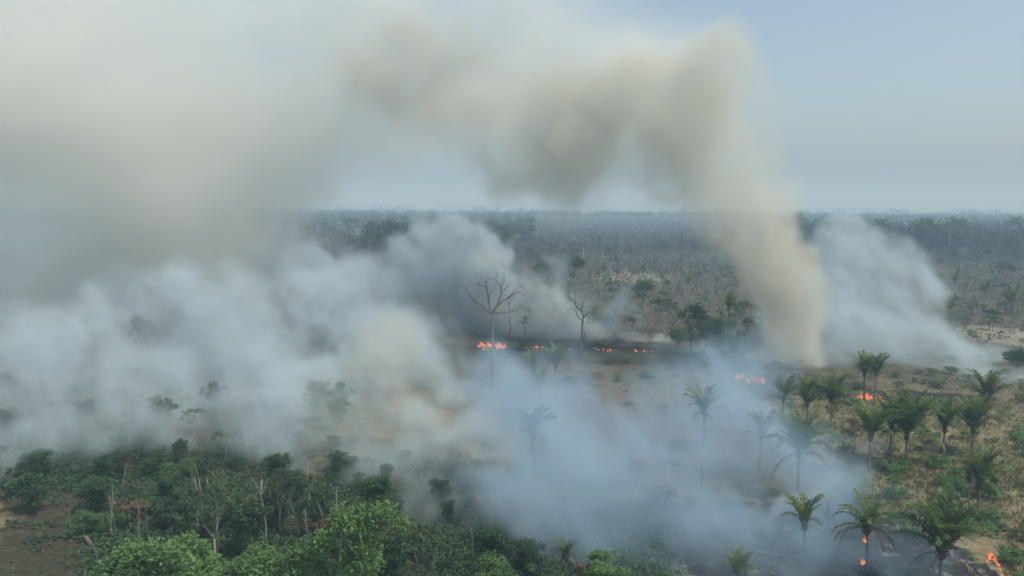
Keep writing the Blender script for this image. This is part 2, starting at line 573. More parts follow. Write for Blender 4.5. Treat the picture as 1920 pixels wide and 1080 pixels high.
def tree_meshes(name, seed, H, r, bole, depth, spread, up, leaves, clump, leaf, bark, mat, flat=.7, fill=0.0, aspect=.55, body=0, brad=.3):
    """Trunk-with-limbs mesh and crown mesh of one tree about H metres tall."""
    gg = np.random.default_rng(seed)
    g = Geo()
    tips = []
    lean = gg.standard_normal(2) * .05 * bole
    base = np.array([0, 0, -.3]); p1 = np.array([lean[0], lean[1], bole])
    g.tube([base, base * .6 + p1 * .4 + np.array([.08 * bole * gg.normal() * .3, 0, 0]), p1], [r * 1.35, r, r * .85], 7)
    k = 3
    for i in range(k):
        a = i * 2.1 + gg.random() * .8
        d = np.array([math.cos(a) * spread, math.sin(a) * spread, 1.0]); d /= np.linalg.norm(d)
        grow(g, gg, p1.copy(), d, (H - bole) * .42, r * .62, depth, tips, spread, up, 5)
    tm = g.build(name + '_trunk', bark, True)
    T = np.array(tips)
    if body:
        q = gg.standard_normal((body, 3)); q /= np.linalg.norm(q, axis=1)[:, None]
        q *= (.55 + .45 * gg.random(body))[:, None]
        top = T[:, 2].max()
        T = np.vstack([T, q * np.array([brad * H, brad * H, top * .36]) * (1.15 - .45 * (q[:, 2:3] + 1) / 2) + np.array([lean[0], lean[1], top * .58])])
    sc = (H - bole * .2) / max(T[:, 2].max() + clump * .4, 1e-3)
    crown = None
    if leaves:
        c = Geo()
        ci = gg.integers(0, len(T), leaves)
        ctint = gg.random(len(T))
        off = gg.standard_normal((leaves, 3))
        off /= np.linalg.norm(off, axis=1)[:, None]
        off *= (gg.random(leaves) ** .45)[:, None] * clump * (.6 + .6 * gg.random(len(T)))[ci][:, None]
        off[:, 2] *= flat
        C = T[ci] + off
        if fill > 0:
            m = gg.random(leaves) < fill
            q = gg.random(leaves)
            C[m] = C[m] * np.stack([.4 + .6 * q[m], .4 + .6 * q[m], .45 + .55 * q[m]], 1)
        tint = np.clip(.12 + .55 * ctint[ci] + .33 * gg.random(leaves), 0, 1)
        c.cards(C, np.full(leaves, leaf), aspect, .35, tint, gg)
        crown = c.build(name + '_crown', mat)
    return tm, crown


T = {}
T['lush'] = [tree_meshes('lush', 200 + k, 11, .22, 4.5, 2, .62, .5, 5200, 1.25, .42, M['bark'], M['leaf'], .75, .05, body=34, brad=.24) for k in range(3)]
T['round'] = [tree_meshes('round', 210 + k, 7, .18, 2.0, 2, .75, .35, 5200, 1.1, .34, M['bark'], M['leaf'], .8, .1, body=36, brad=.36) for k in range(3)]
T['open'] = [tree_meshes('open', 220 + k, 10, .20, 4.2, 3, .62, .45, 2600, .85, .36, M['bark_pale'], M['leaf_olive'], .6) for k in range(3)]
T['dark'] = [tree_meshes('dark', 230 + k, 10, .2, 3.6, 2, .6, .5, 3600, 1.35, .50, M['bark_dark'], M['leaf_dark'], .8, .1, body=34, brad=.28) for k in range(3)]
T['bush'] = [tree_meshes('bush', 240 + k, 2.6, .07, .4, 2, .9, .3, 1100, .55, .26, M['bark'], M['leaf'], .8, .2) for k in range(3)]
T['scrub'] = [tree_meshes('scrub', 250 + k, 2.0, .06, .3, 2, 1.0, .2, 520, .5, .26, M['bark'], M['leaf_olive'], .7, .2) for k in range(3)]
T['savanna'] = [tree_meshes('savanna', 260 + k, 12, .26, 4.6, 3, .58, .6, 3000, 1.3, .50, M['bark_dark'], M['leaf_olive'], .8, body=12, brad=.2) for k in range(3)]
M['leaf_brown'] = leaf_mat('leaf_brown', (.085, .060, .038), (.175, .120, .070), .15)
T['dry'] = [tree_meshes('dry', 280 + k, 5, .12, 1.2, 2, .8, .3, 1500, .8, .30, M['bark'], M['leaf_brown'], .8, .1, body=14, brad=.32) for k in range(3)]
T['bare'] = [tree_meshes('bare', 270 + k, 11, .16, 5.5, 3, .45, .6, 0, .5, .3, M['bark_pale'], M['leaf']) for k in range(3)]


def tree(kind, k, loc, H, label, cat='tree', group=None, name='tree', wide=1.0, rz=None):
    tm, cr = T[kind][k % len(T[kind])]
    key = (kind, k % len(T[kind]))
    if key not in HT:
        HT[key] = max(v.co.z for v in (cr or tm).vertices)
    s = H / HT[key]
    t = empty(name, loc, label, cat, group, random.uniform(0, 6.28) if rz is None else rz)
    t.scale = (s * wide, s * wide, s)
    link('trunk' if kind not in ('bush', 'scrub') else 'stem', tm, t)
    if cr: link('crown' if kind not in ('bush', 'scrub') else 'foliage', cr, t)
    return t


HT = {}


def tree_px(kind, k, base, top, label, wide=1.0, group=None, name='tree', cat='tree', rz=None):
    g = G(*base)
    H = (base[1] - top) * g.y / FOCAL
    return tree(kind, k, g, H, label, cat, group, name, wide, rz)


exec_sections = []
# ------------------------------------------------------------------ palms in the photograph
def build_palms():
    palm((1620, 752), 700, 660, 'slim palm with left half of a joined twin crown, above low flames', 'green', 15, 0, .95, .8)
    palm((1640, 756), 702, 658, 'slim palm with right half of a joined twin crown, above low flames', 'green', 15, 0, .95, .8)
    palm((1557, 800), 752, 695, 'broad short palm at the foot of the brown smoke column', 'lush', 20, 0, 1.1)
    palm((1465, 790), 748, 700, 'low green palm left of the brown column foot, half veiled in blue smoke', 'lush', 18, 0, 1.2)
    palm((1512, 795), 757, 706, 'low green palm between two bushier palms beside the brown column foot', 'lush', 16, 0, 1.1)
    palm((1422, 885), 815, 766, 'green palm with pale dead fronds left of the blue smoke', 'green', 18, 0, 1.25)
    palm((1629, 885), 818, 752, 'upright feathery palm with a long dry frond, standing before a thick palm pair', 'vase', 18)
    palm((1667, 868), 800, 742, 'slim trunked palm half hidden behind the tallest crown of the cluster', 'green', 15)
    palm((1698, 876), 815, 724, 'thick dark palm with the tallest crown in the right cluster', 'lush', 22, 0, .95)
    palm((1767, 868), 802, 742, 'slim palm alone between the thick dark palm and the stacked pair', 'vase', 17)
    palm((1823, 845), 808, 742, 'dense lower palm directly under a taller windswept palm', 'vase', 20)
    palm((1846, 800), 752, 690, 'tall windswept palm rising behind a lower palm against white smoke', 'green', 16, 0, 1.25)
    palm((1832, 972), 908, 832, 'bright green palm with pale midribs on the grassy slope', 'lush', 18, 0, 1.15)
    palm((1866, 934), 897, 848, 'small drooping palm just right of the bright green slope palm', 'worn', 12)
    palm((1815, 934), 893, 850, 'small slim palm tucked behind the bright green slope palm', 'vase', 10)
    palm((1760, 1100), 1030, 915, 'large palm with a dark trunk boot at the edge of the burnt ground', 'green', 24, 0, 1.15, 1.5)
    palm((1626, 1068), 985, 912, 'scorched palm with hanging fronds and a small flame on its trunk', 'burnt', 15, 0, 1.2, 1.4)
    palm((1508, 1042), 982, 920, 'v shaped palm standing in grey smoke on burnt ground', 'vase', 10, 0, 1.0)
    palm((1496, 934), 845, 762, 'tall palm dissolving into bright blue smoke', 'green', 18, 0, 1.2)
    palm((1003, 945), 812, 752, 'tall thin palm rising out of pale smoke near the centre', 'green', 14, 0, 1.1)
    palm((1041, 716), 688, 642, 'upright bushy palm just below the fire line', 'vase', 15)
    palm((1000, 724), 690, 652, 'thin fronded palm left of the upright bushy palm below the fire line', 'worn', 12)
    palm((1014, 756), 728, 686, 'low palm in front of the thin fronded palm below the fire line', 'vase', 14)
    palm((955, 680), 666, 638, 'small dark palm right beside the flames at the bare tree', 'worn', 12)
    palm((748, 608), 578, 546, 'windblown grey palm alone inside the left smoke bank', 'worn', 12, -6)
    palm((1364, 640), 578, 544, 'slim palm of a far pair with round crown beside the brown column', 'worn', 15)
    palm((1378, 618), 588, 560, 'thicker shorter palm of the far pair beside the brown column', 'worn', 12)
    palm((1320, 838), 772, 712, 'faint palm veiled by thin smoke on the brown slope', 'worn', 12)
    palm((1380, 1100), 1075, 1026, 'young bright palm shrub at the bottom edge of the burnt ground', 'lush', 16, 0, 1.0)
    palm((1394, 1096), 1070, 1034, 'dead brown palm stem right beside the young bright palm shrub', 'burnt', 7)
    palm((1060, 1075), 1040, 1004, 'dark palm at the forest edge below the thin post', 'worn', 14, 0, 1.2)
    palm((920, 700), 672, 640, 'dark palm crown behind the base of the big bare tree', 'burnt', 12)
    palm((1895, 590), 570, 535, 'round dark palm on the far right pasture', 'lush', 14)
    palm((1790, 545), 528, 502, 'dark palm at the far right below the forest edge', 'worn', 12)
    palm((1846, 570), 548, 520, 'blue grey palm fading into the right hand smoke bank', 'worn', 12)
    palm((1204, 522), 508, 486, 'low dark palm in the far pale clearing', 'worn', 11)
    palm((1156, 512), 492, 474, 'slim palm at the left end of the far pale clearing', 'worn', 10)
    palm((1290, 552), 532, 512, 'bluish palm standing alone on the far grey pasture', 'worn', 11)
    palm((1118, 506), 490, 470, 'small palm beside the far grey broad trees', 'worn', 10)
    palm((1228, 506), 494, 478, 'tiny palm right of the low dark palm in the far clearing', 'worn', 9)


build_palms()


# ------------------------------------------------------------------ bare trees by the fire line
def bare_tree(base, trunk, branches, label, r0, seed, O=(800, 480), K=.302):
    gg = np.random.default_rng(seed)
    g = G(*base)
    t = empty('bare_tree', g, label, 'tree', 'bare trees standing at the fire line')
    Y = g.y

    def pt(u, v, dy): return np.array(P(O[0] + u * K, O[1] + v * K, Y + dy) - g)
    tp = [np.array([0, 0, -.3])] + [pt(u, v, 0) for u, v in trunk]
    n = len(tp)
    G0 = Geo()
    G0.tube(tp, [r0 * 1.3] + [r0 * (1 - .45 * i / (n - 1)) for i in range(1, n)], 8)
    link('trunk', G0.build('bare_trunk', M['dead_wood'], True), t)
    for b in branches:
        gb = Geo()
        dy = 0.0
        main = b[0]
        sl = gg.uniform(-.5, .5)

        def limb(path, ra, rb, d0, sl):
            q, rr = [], []
            for i, (u, v) in enumerate(path):
                q.append(pt(u, v, d0 + sl * i * 1.3)); rr.append(ra + (rb - ra) * i / (len(path) - 1))
            # subdivide with a little crookedness
            Q, RR = [q[0]], [rr[0]]
            for i in range(1, len(q)):
                ln = np.linalg.norm(q[i] - q[i - 1])
                Q.append((q[i] + q[i - 1]) / 2 + gg.standard_normal(3) * .06 * ln); RR.append((rr[i] + rr[i - 1]) / 2)
                Q.append(q[i]); RR.append(rr[i])
            gb.tube(Q, RR, 5)
            for i in range(2, len(Q) - 1):
                for _ in range(3):
                    if gg.random() < .75:
                        d = (Q[i] - Q[i - 1]); d = d / np.linalg.norm(d) + gg.standard_normal(3) * .75 + np.array([0, 0, .3]); d /= np.linalg.norm(d)
                        ln = gg.uniform(.8, 2.4)
                        m = Q[i] + d * ln * .5
                        e = m + (d + gg.standard_normal(3) * .4) * ln * .5
                        gb.tube([Q[i], m, e], [RR[i] * .4 + .01, .03, .015], 3)
        for i, path in enumerate(b):
            limb(path, (.27 if i == 0 else .12) * r0 / .42, .05 if i == 0 else .035, 0 if i == 0 else sl * 2, sl)
        link('branch', gb.build('bare_branch', M['dead_wood'], True), t)
    return t


bare_tree((923, 742), [(412, 560), (404, 420), (404, 352)], [
    [[(404, 356), (345, 312), (300, 280), (265, 232), (240, 190)], [(302, 282), (318, 240), (342, 208)], [(262, 228), (250, 205), (262, 180)]],
    [[(404, 354), (388, 290), (376, 210), (368, 165), (402, 132)], [(373, 190), (335, 182), (318, 156)], [(384, 270), (398, 215), (440, 205)]],
    [[(406, 354), (440, 300), (466, 240), (458, 185), (428, 150), (436, 122)], [(466, 236), (492, 200), (516, 160)], [(462, 215), (470, 165), (486, 135)]],
    [[(408, 352), (470, 280), (530, 245), (572, 226), (622, 256)], [(505, 256), (556, 205), (602, 184)]],
    [[(406, 356), (450, 350), (512, 350), (562, 338), (596, 294)], [(514, 350), (513, 300), (532, 268)]]],
    'tall grey leafless tree with a wide forked crown beside the flames', .38, 5)
bare_tree((1090, 672), [(962, 560), (966, 440), (972, 370)], [
    [[(972, 372), (966, 345), (940, 322), (915, 290), (882, 252), (870, 214)], [(926, 300), (921, 245), (926, 214)]],
    [[(960, 345), (965, 312), (978, 280)]],
    [[(970, 385), (986, 368), (1002, 350)]],
    [[(967, 402), (938, 378), (926, 338)]],
    [[(964, 530), (985, 502), (972, 458)]]],
    'slender grey leafless tree with a crooked one sided crown, right of the wide bare tree', .34, 9)


# ------------------------------------------------------------------ broad trees in the middle distance
def build_mid_trees():
    g = 'broad trees on the far pasture'
    for kind, k, b, top, lab, w in [
        ('savanna', 0, (1295, 664), 566, 'dark round crowned tree on a visible trunk right of the slender bare tree', 1.0),
        ('round', 1, (1336, 668), 590, 'light green bushy tree right of the dark round crowned tree', 1.1),
        ('savanna', 1, (1205, 598), 520, 'dark dense tree above the blue smoke of the fire line', 1.0),
        ('open', 0, (1244, 622), 556, 'olive tree between the dark dense tree and the round crowned tree', 1.1),
        ('savanna', 2, (1031, 566), 480, 'spreading grey green tree just right of the white smoke', 1.25),
        ('savanna', 0, (1065, 562), 476, 'tall spreading tree on a dark trunk behind the slender bare tree', 1.1),
        ('bare', 0, (1096, 500), 436, 'pale leafless tree sticking out of the far woods', 1.2),
        ('open', 1, (1150, 560), 524, 'small olive tree on the pale clearing', 1.0),
        ('round', 2, (1270, 650), 612, 'low olive bush tree at the foot of the round crowned tree', 1.2),
        ('round', 0, (1375, 660), 624, 'low green tree below the far palm pair', 1.2),
        ('dark', 0, (1905, 700), 650, 'dark bush clump at the right edge beside white smoke', 1.4),
        ('open', 2, (1880, 545), 490, 'thin leaved tree standing on the far right pasture', 1.0),
        ('savanna', 1, (1855, 618), 575, 'brownish low tree by the bare sandy patch at right', 1.2),
        ('bare', 1, (1712, 560), 515, 'leafless tree half inside the right hand white smoke', 1.0),
    ]:
        tree_px(kind, k, b, top, lab, w, g)


build_mid_trees()


# ------------------------------------------------------------------ forest edge in front
def build_front():
    g = 'trees of the green forest edge'
    L = [
        ('lush', 0, (683, 1165), 912, 'tall leafy tree with bright drooping top, highest of the forest edge', .74),
        ('round', 0, (322, 1150), 984, 'light green dome shaped tree left of the bare trunks', 1.25),
        ('lush', 1, (580, 1160), 990, 'bright leaved tree just left of the tallest leafy tree', .95),
        ('round', 1, (505, 1160), 1010, 'yellow green bushy tree at the bottom edge below the white trunks', 1.0),
        ('open', 0, (795, 1145), 968, 'open tree with twisted pale branches right of the tallest leafy tree', 1.05),
        ('round', 2, (932, 1160), 1030, 'bright green bush tree at the bottom centre edge', .95),
        ('open', 1, (770, 1165), 1040, 'small grey branched tree at the bottom edge under the twisted tree', 1.1),
        ('dark', 0, (730, 1130), 985, 'dark green tree filling the gap behind the tallest leafy tree', 1.0),
        ('dark', 1, (920, 1080), 975, 'dark tree under thick smoke right of the twisted tree', 1.15),
        ('lush', 2, (1120, 1130), 1022, 'green tree at the right end of the forest edge', 1.3),
        ('open', 2, (1035, 1140), 1045, 'grey green tree left of the forest edge end', 1.3),
        ('dark', 2, (990, 1085), 1005, 'dark crowned tree near the thin post', 1.15),
        ('round', 0, (1190, 1125), 1068, 'pale green bush tree beside the wisp of white smoke', 1.1),
        ('round', 1, (1240, 1120), 1070, 'low green bush at the edge of the burnt ground', 1.1),
        ('round', 2, (420, 1170), 1050, 'dull green bush tree between the dome tree and the yellow green one', 1.2),
        ('open', 0, (405, 1075), 890, 'thin olive tree with a bare white trunk in the left woods', .8),
        ('open', 1, (560, 1010), 878, 'tall olive tree emerging from smoke behind the white trunks', .85),
        ('open', 2, (525, 1000), 868, 'tall thin leaved tree right behind the white trunks', .75),
        ('dark', 0, (600, 1010), 905, 'dark slim tree veiled in smoke right of the white trunks', .9),
        ('dark', 1, (345, 985), 900, 'dark tree with a single straight trunk in the left woods', 1.0),
        ('lush', 0, (250, 1160), 1040, 'green bush tree at the bottom left of the dome tree', 1.2),
        ('round', 1, (190, 1150), 1050, 'bush tree bordering the bare brown slope', 1.1),
        ('open', 0, (860, 1150), 1040, 'sparse tree between the twisted tree and the centre bush', 1.1),
        ('dark', 2, (460, 1040), 930, 'dark tree between the thin white trunks', 1.0),
        ('dark', 0, (65, 960), 880, 'dark tree at the top of the bare brown slope', 1.3),
        ('dark', 1, (700, 990), 880, 'shadowy tree inside the smoke above the tallest leafy tree', 1.0),
        ('dark', 2, (95, 690), 590, 'grey green tree top looming out of the left smoke', 1.2),
        ('savanna', 0, (185, 680), 580, 'blue grey tree top next to the thin snag in the left smoke', .9),
        ('savanna', 2, (270, 700), 585, 'faint blue tree at the left rim of the white smoke bank', .8),
    ]
    for kind, k, b, top, lab, w in L:
        tree_px(kind, k, b, top, lab, w, g)
    for i, (b, top, lab, w) in enumerate([((468, 990), 925, 'brown withered bush tree between the thin white trunks', 1.2), ((255, 985), 935, 'brown withered bush tree above the bare slope', 1.2),
                                          ((1100, 1095), 1055, 'brown withered bush at the forest edge near the thin post', 1.2), ((595, 1015), 960, 'brown withered tree left of the tallest leafy tree', 1.0),
                                          ((885, 735), 695, 'reddish brown dry bush left of the wide bare tree trunk', 1.6), ((1105, 722), 690, 'brown dry bush on the slope below the fire line', 1.7),
                                          ((985, 690), 662, 'brown dry bush beside the small palms below the fire line', 1.5), ((1385, 780), 745, 'brown dry bush at the left of the low green palms', 1.4),
                                          ((1600, 815), 785, 'brown dry bush under the broad short palm', 1.4)]):
        tree_px('dry', i, b, top, lab, w, 'withered bushes', 'dry_bush', 'bush')
    # darker trees deeper in the left woods, mostly lost in smoke
    n = 0
    rr = random.Random(5)
    while n < 130:
        px, py = rr.uniform(-40, 900), rr.uniform(720, 1010)
        q = G(px, py)
        if px > 640 and py < 870: continue
        if px < 150 and py > 940: continue
        k = rr.choice(['dark', 'dark', 'dark', 'open', 'round'])
        tree(k, rr.randrange(3), q, (rr.uniform(4, 7) if py < 830 else rr.uniform(2.6, 5.2)) * (.8 if k == 'round' else 1), 'dark woodland tree crowded among others under the left smoke', 'tree', 'woodland trees under the left smoke', wide=rr.uniform(.9, 1.3))
        n += 1
    # thin bare stems
    stems = [(408, 1045, 955, 'pale', 1, 'thin white trunk forked at its top, in front of the dome tree'), (378, 990, 896, 'pale', 0, 'thin straight trunk left of a forked one in the woods'),
             (497, 1015, 890, 'pale', 1, 'white bare trunk with a leaning fork in the left woods'), (509, 985, 905, 'pale', 0, 'short pale trunk right against the forked white one'),
             (523, 985, 872, 'pale', 0, 'tallest straight white trunk in the left woods'), (541, 970, 930, 'pale', 0, 'short thin trunk right of the tallest white one'),
             (394, 985, 890, 'pale', 0, 'thin trunk close behind the first straight one'), (343, 985, 925, 'dark', 0, 'dark straight stem at the left of the white trunks'),
             (1052, 1010, 950, 'dark', 0, 'thin upright dead post in smoke above the forest edge'), (949, 930, 880, 'dark', 0, 'thin dead stem in smoke left of the tall thin palm'),
             (162, 640, 565, 'dark', 0, 'thin dark snag poking out of the left smoke'), (924, 1085, 1020, 'pale', 0, 'short pale stub at the centre forest edge'),
             (133, 1010, 950, 'grey', 1, 'broken greyish stump on the bare brown slope'), (1315, 920, 860, 'dark', 0, 'faint dead stem in blue smoke on the slope'),
             (1550, 985, 935, 'dark', 0, 'dead stem between the v shaped and the scorched palm'), (955, 640, 590, 'dark', 0, 'small dead stem just right of the wide bare tree'),
             (885, 1060, 985, 'pale', 0, 'thin whitish stem in front of the dark smoke covered tree')]
    for i, (px, by, ty, c, fork, lab) in enumerate(stems):
        q = G(px, by)
        H = (by - ty) * q.y / FOCAL
        gg = np.random.default_rng(900 + i)
        gb = Geo()
        w = gg.standard_normal((5, 2)) * .02 * H
        r = max(.07, .014 * H)
        pts = [np.array([w[j, 0], w[j, 1], H * j / 4 - (.3 if j == 0 else 0)]) for j in range(5)]
        gb.tube(pts, [r * 1.3, r, r * .9, r * .75, r * .5], 6)
        if fork:
            for s in (-1, 1):
                gb.tube([pts[3], pts[3] + np.array([s * .06 * H, .02 * H, .14 * H]), pts[3] + np.array([s * .13 * H, 0, .30 * H])], [r * .6, r * .4, r * .2], 5)
        for j in range(3):
            s = gg.choice([-1, 1])
            gb.tube([pts[2 + j % 2], pts[2 + j % 2] + np.array([s * .05 * H, gg.normal() * .03 * H, .08 * H])], [r * .3, .02], 4)
        tag(link('dead_stem', gb.build('dead_stem', M[{'pale': 'bark_pale', 'grey': 'bark', 'dark': 'bark_dark'}[c]], True), None, q), lab, 'dead stem')
    rs = random.Random(88)
    stem_me = []
    for k in range(4):
        gg = np.random.default_rng(950 + k); gb = Geo()
        w = gg.standard_normal((5, 2)) * .16
        pts = [np.array([w[j, 0], w[j, 1], 8 * j / 4 - (.3 if j == 0 else 0)]) for j in range(5)]
        gb.tube(pts, [.13, .11, .10, .08, .04], 5)
        for j in range(5):
            p = pts[2 + j % 3]; sd = gg.choice([-1, 1])
            gb.tube([p, p + np.array([sd * gg.uniform(.4, 1.1), gg.normal() * .4, gg.uniform(.6, 1.3)])], [.05, .02], 4)
        stem_me.append(gb.build('dead_stem', M['bark_pale' if k % 2 else 'bark'], True))
    for i in range(15):
        px, py = rs.uniform(200, 640), rs.uniform(960, 1060)
        sc_ = rs.uniform(.55, 1.0)
        o = link('dead_stem', stem_me[i % 4], None, G(px, py), (rs.uniform(-.06, .06), rs.uniform(-.06, .06), rs.uniform(0, 6)), (sc_, sc_, sc_))
        tag(o, 'thin bare trunk among the dark trees of the left woods', 'dead stem', 'thin bare trunks in the left woods')
    # fallen trunks
    for i, (a, b, lab, mt) in enumerate([((1180, 918), (1262, 913), 'fallen trunk lying in grey smoke on the burnt slope', 'dead_wood'), ((160, 1010), (186, 1046), 'fallen greyish log at the foot of the bare brown slope', 'bark'),
                                         ((1600, 1068), (1622, 1074), 'charred log lying by the flame below the scorched palm', 'bark_dark')]):
        A, B = G(*a), G(*b)
        gb = Geo()
        d = B - A
        pts = [np.array(d * f) + np.array([0, 0, .25 + .05 * math.sin(f * 9)]) for f in (0, .25, .5, .75, 1)]
        gb.tube(pts, [.30, .28, .25, .2, .12], 7)
        gb.tube([pts[2], pts[2] + np.array([.3, -.5, .7])], [.1, .04], 5)
        tag(link('fallen_trunk', gb.build('fallen_trunk', M[mt], True), None, A), lab, 'log')


build_front()


def build_undergrowth():
    """Leafy ground cover of the woods, one mass."""
    g = Geo()
    C, S, Tn = [], [], []
    n = 0
    while n < 2900:
        px, py = rng.uniform(-60, 1260), rng.uniform(830, 1150)
        if px < 170 + (1150 - py) * .0 and py > 920 and rng.random() < .9: continue
        edge = 1012 + max(0, px - 900) * .16 if px > 640 else 0
        if px > 640 and py < edge - 150: continue
        q = G(px, py)
        k = int(26 + rng.random() * 18)
        r = .7 + rng.random() * 1.0
        off = rng.standard_normal((k, 3)) * np.array([r, r, r * .45]) * .6
        off[:, 2] = np.abs(off[:, 2]) + .1
        C.append(np.array(q) + off)
        Tn.append(np.clip(rng.random() * .6 + .35 * rng.random(k), 0, 1))
        n += 1
    C = np.concatenate(C)
    g.cards(C, np.full(len(C), .5), .6, .5, np.concatenate(Tn))
    tag(link('undergrowth', g.build('undergrowth', M['leaf_dark'])), 'dark leafy undergrowth of the forest edge', kind='stuff')


build_undergrowth()


def build_pasture():
    gb = 'shrubs dotted over the pasture'
    rr = random.Random(21)
    n = 0
    while n < 230:
        px, py = rr.uniform(820, 1960), rr.uniform(640, 1100)
        if px < 1560 and py > 900: continue
        if px < 1500 and py > 800 and rr.random() < .6: continue
        if px + (py - 900) * 1.2 < 1600 and py > 900: continue
        if 1560 < px < 1880 and py > 1010: continue
        if px < 1560 and rr.random() < .35: continue
        q = G(px, py)
        right = px > 1540
        kind = rr.choice(['bush', 'bush', 'scrub']) if right else rr.choice(['scrub', 'scrub', 'bush'])
        lab = 'low green shrub in the dry grass around the palms at right' if right else 'low scrubby bush on the brown slope behind thin smoke'
        tree(kind, rr.randrange(3), q, rr.uniform(.6, 1.7) * (1.35 if kind == 'bush' else 1), lab, 'shrub', gb, 'shrub', rr.uniform(1.0, 1.6))
        n += 1
    # far scrub on the pasture beyond the fire line
    n = 0
    while n < 240:
        px, py = rr.uniform(960, 1980), 640 - 190 * rr.random() ** .8
        if 1440 < px < 1760: continue
        q = G(px, py)
        kind = rr.choice(['scrub', 'bush', 'scrub', 'open', 'round', 'savanna', 'bare', 'bare', 'palm', 'palm'])
        H = {'scrub': 1.8, 'bush': 2.6, 'open': 5.5, 'round': 3.2, 'savanna': 6.5, 'bare': 6, 'palm': 4.5}[kind] * rr.uniform(.7, 1.3)
        if kind == 'palm':
            far_palm(q.x, q.y, H, 'small palm dotted over the far grey pasture', 'far pasture palms', rr.randrange(3), .75)
        elif kind in ('scrub', 'bush'):
            tree(kind, rr.randrange(3), q, H, 'tiny shrub on the far grey pasture below the woods', 'shrub', 'far pasture shrubs', 'shrub', 1.3)
        else:
            tree(kind, rr.randrange(3), q, H, 'small scattered tree on the far grey pasture below the woods', 'tree', 'far pasture trees', 'tree', 1.0)
        n += 1
    # rough weeds that mottle the slope and the far pasture
    g = Geo()
    C, Tn = [], []
    for _ in range(5200):
        px, py = rng.uniform(820, 1980), 400 + 90 + 290 * rng.random() ** 1.3
        q = np.array(G(px, py))
        k = 5
        sp = .5 + q[1] / 500
        C.append(q + rng.standard_normal((k, 3)) * np.array([sp, sp, .12]) + np.array([0, 0, .25]))
        Tn.append(np.full(k, rng.random()))
    C = np.concatenate(C)
    g.cards(C, .22 + C[:, 1] / 900, .7, .5, np.concatenate(Tn))
    tag(link('weeds', g.build('weeds', M['weed'])), 'grey brown weeds over the slope and the far pasture', kind='stuff')
    # dead sticks and weeds
    g = Geo()
    for _ in range(1500):
        px, py = rng.uniform(830, 1960), rng.uniform(610, 1090)
        q = np.array(G(px, py))
        h = .4 + rng.random() * 1.0
        d = rng.standard_normal(3) * .25 * h; d[2] = h
        g.tube([q, q + d * .6 + rng.standard_normal(3) * .05, q + d], [.03, .025, .012], 3)
    tag(link('dead_weeds', g.build('dead_weeds', M['dead_wood'])), 'dead weed stalks standing over the slope', kind='stuff')
    # grass tufts
    g = Geo()
    C = []
    for _ in range(5200):
        px, py = rng.uniform(1500, 1990), rng.uniform(750, 1100)
        if px < 1880 and py > 1000: continue
        if px + (py - 880) * 1.2 < 1600 and py > 880: continue
        C.append(np.array(G(px, py)))
    C = np.array(C)
    k = 7
    B = np.repeat(C, k, 0) + np.concatenate([rng.standard_normal((len(C) * k, 2)) * .22, np.zeros((len(C) * k, 1))], 1)
    n = len(B)
    a = rng.random(n) * 6.28
    wv = np.stack([np.cos(a), np.sin(a), np.zeros(n)], 1) * .05
    tip = B + np.stack([rng.standard_normal(n) * .18, rng.standard_normal(n) * .18, .35 + rng.random(n) * .5], 1)
    V = np.stack([B - wv, B + wv, tip], 1).reshape(-1, 3)
    g.add(V, None, np.arange(n * 3).reshape(n, 3), np.repeat(np.clip(np.repeat(rng.random(len(C)), k), 0, 1), 3))
    tag(link('grass', g.build('grass', M['grass'])), 'dry grass tufts on the pasture at right', kind='stuff')


build_pasture()


def build_logs():
    rr = random.Random(77)
    meshes = []
    for k in range(4):
        g = Geo(); gg = np.random.default_rng(600 + k)
        g.tube([np.array([x, gg.normal() * .12, .15 + abs(gg.normal()) * .05]) for x in (-2, -1, 0, 1, 2)], [.20, .18, .17, .13, .08], 6)
        for x in (-.6, .9): g.tube([np.array([x, 0, .2]), np.array([x + .3, gg.normal() * .5, .75])], [.07, .03], 4)
        meshes.append(g.build('charred_log', M['bark_dark' if k % 2 else 'dead_wood'], True))
    n = 0
    while n < 46:
        px, py = rr.uniform(860, 1800), rr.uniform(665, 1075)
        if px > 1560 and py < 930: continue
        s_ = rr.uniform(.5, 1.3)
        o = link('charred_log', meshes[rr.randrange(4)], None, G(px, py), (0, 0, rr.uniform(0, 6.3)), (s_, s_, s_))
        tag(o, 'charred log lying on the burnt slope under thin smoke', 'log', 'charred logs on the burnt slope')
        n += 1


build_logs()


# ------------------------------------------------------------------ woods in the distance
def far_template(seed, H, R_, n, leaf, flat=.5):
    gg = np.random.default_rng(seed)
    g = Geo()
    k = 9
    cc = gg.standard_normal((k, 3)); cc /= np.linalg.norm(cc, axis=1)[:, None]
    cc[:, 2] = cc[:, 2] * 1.25 + .05
    cc = cc * R_ * .62 + np.array([0, 0, H * .48])
    i = gg.integers(0, k, n)
    off = gg.standard_normal((n, 3)); off /= np.linalg.norm(off, axis=1)[:, None]
    C = cc[i] + off * (gg.random(n) ** .4)[:, None] * R_ * .48
    g.cards(C, np.full(n, leaf), .75, .3, np.clip(gg.random(k)[i] * .7 + .3 * gg.random(n), 0, 1), gg)
    return g


def wood_trees():
    """Big trees of the far forest: crown and trunk."""
    meshes = []
    for k in range(5):
        H, R_ = 22 + 3 * k % 7, 7.5
        g = far_template(300 + k, H, R_, 420, 1.15)
        c = g.build('forest_crown', M['leaf_far'])
        s = lathe([(.5, -.5), (.4, 2), (.32, H * .5), (.18, H * .75)], 6, k).build('forest_trunk', M['bark'], True)
        meshes.append((c, s))
    return meshes


FT = wood_trees()


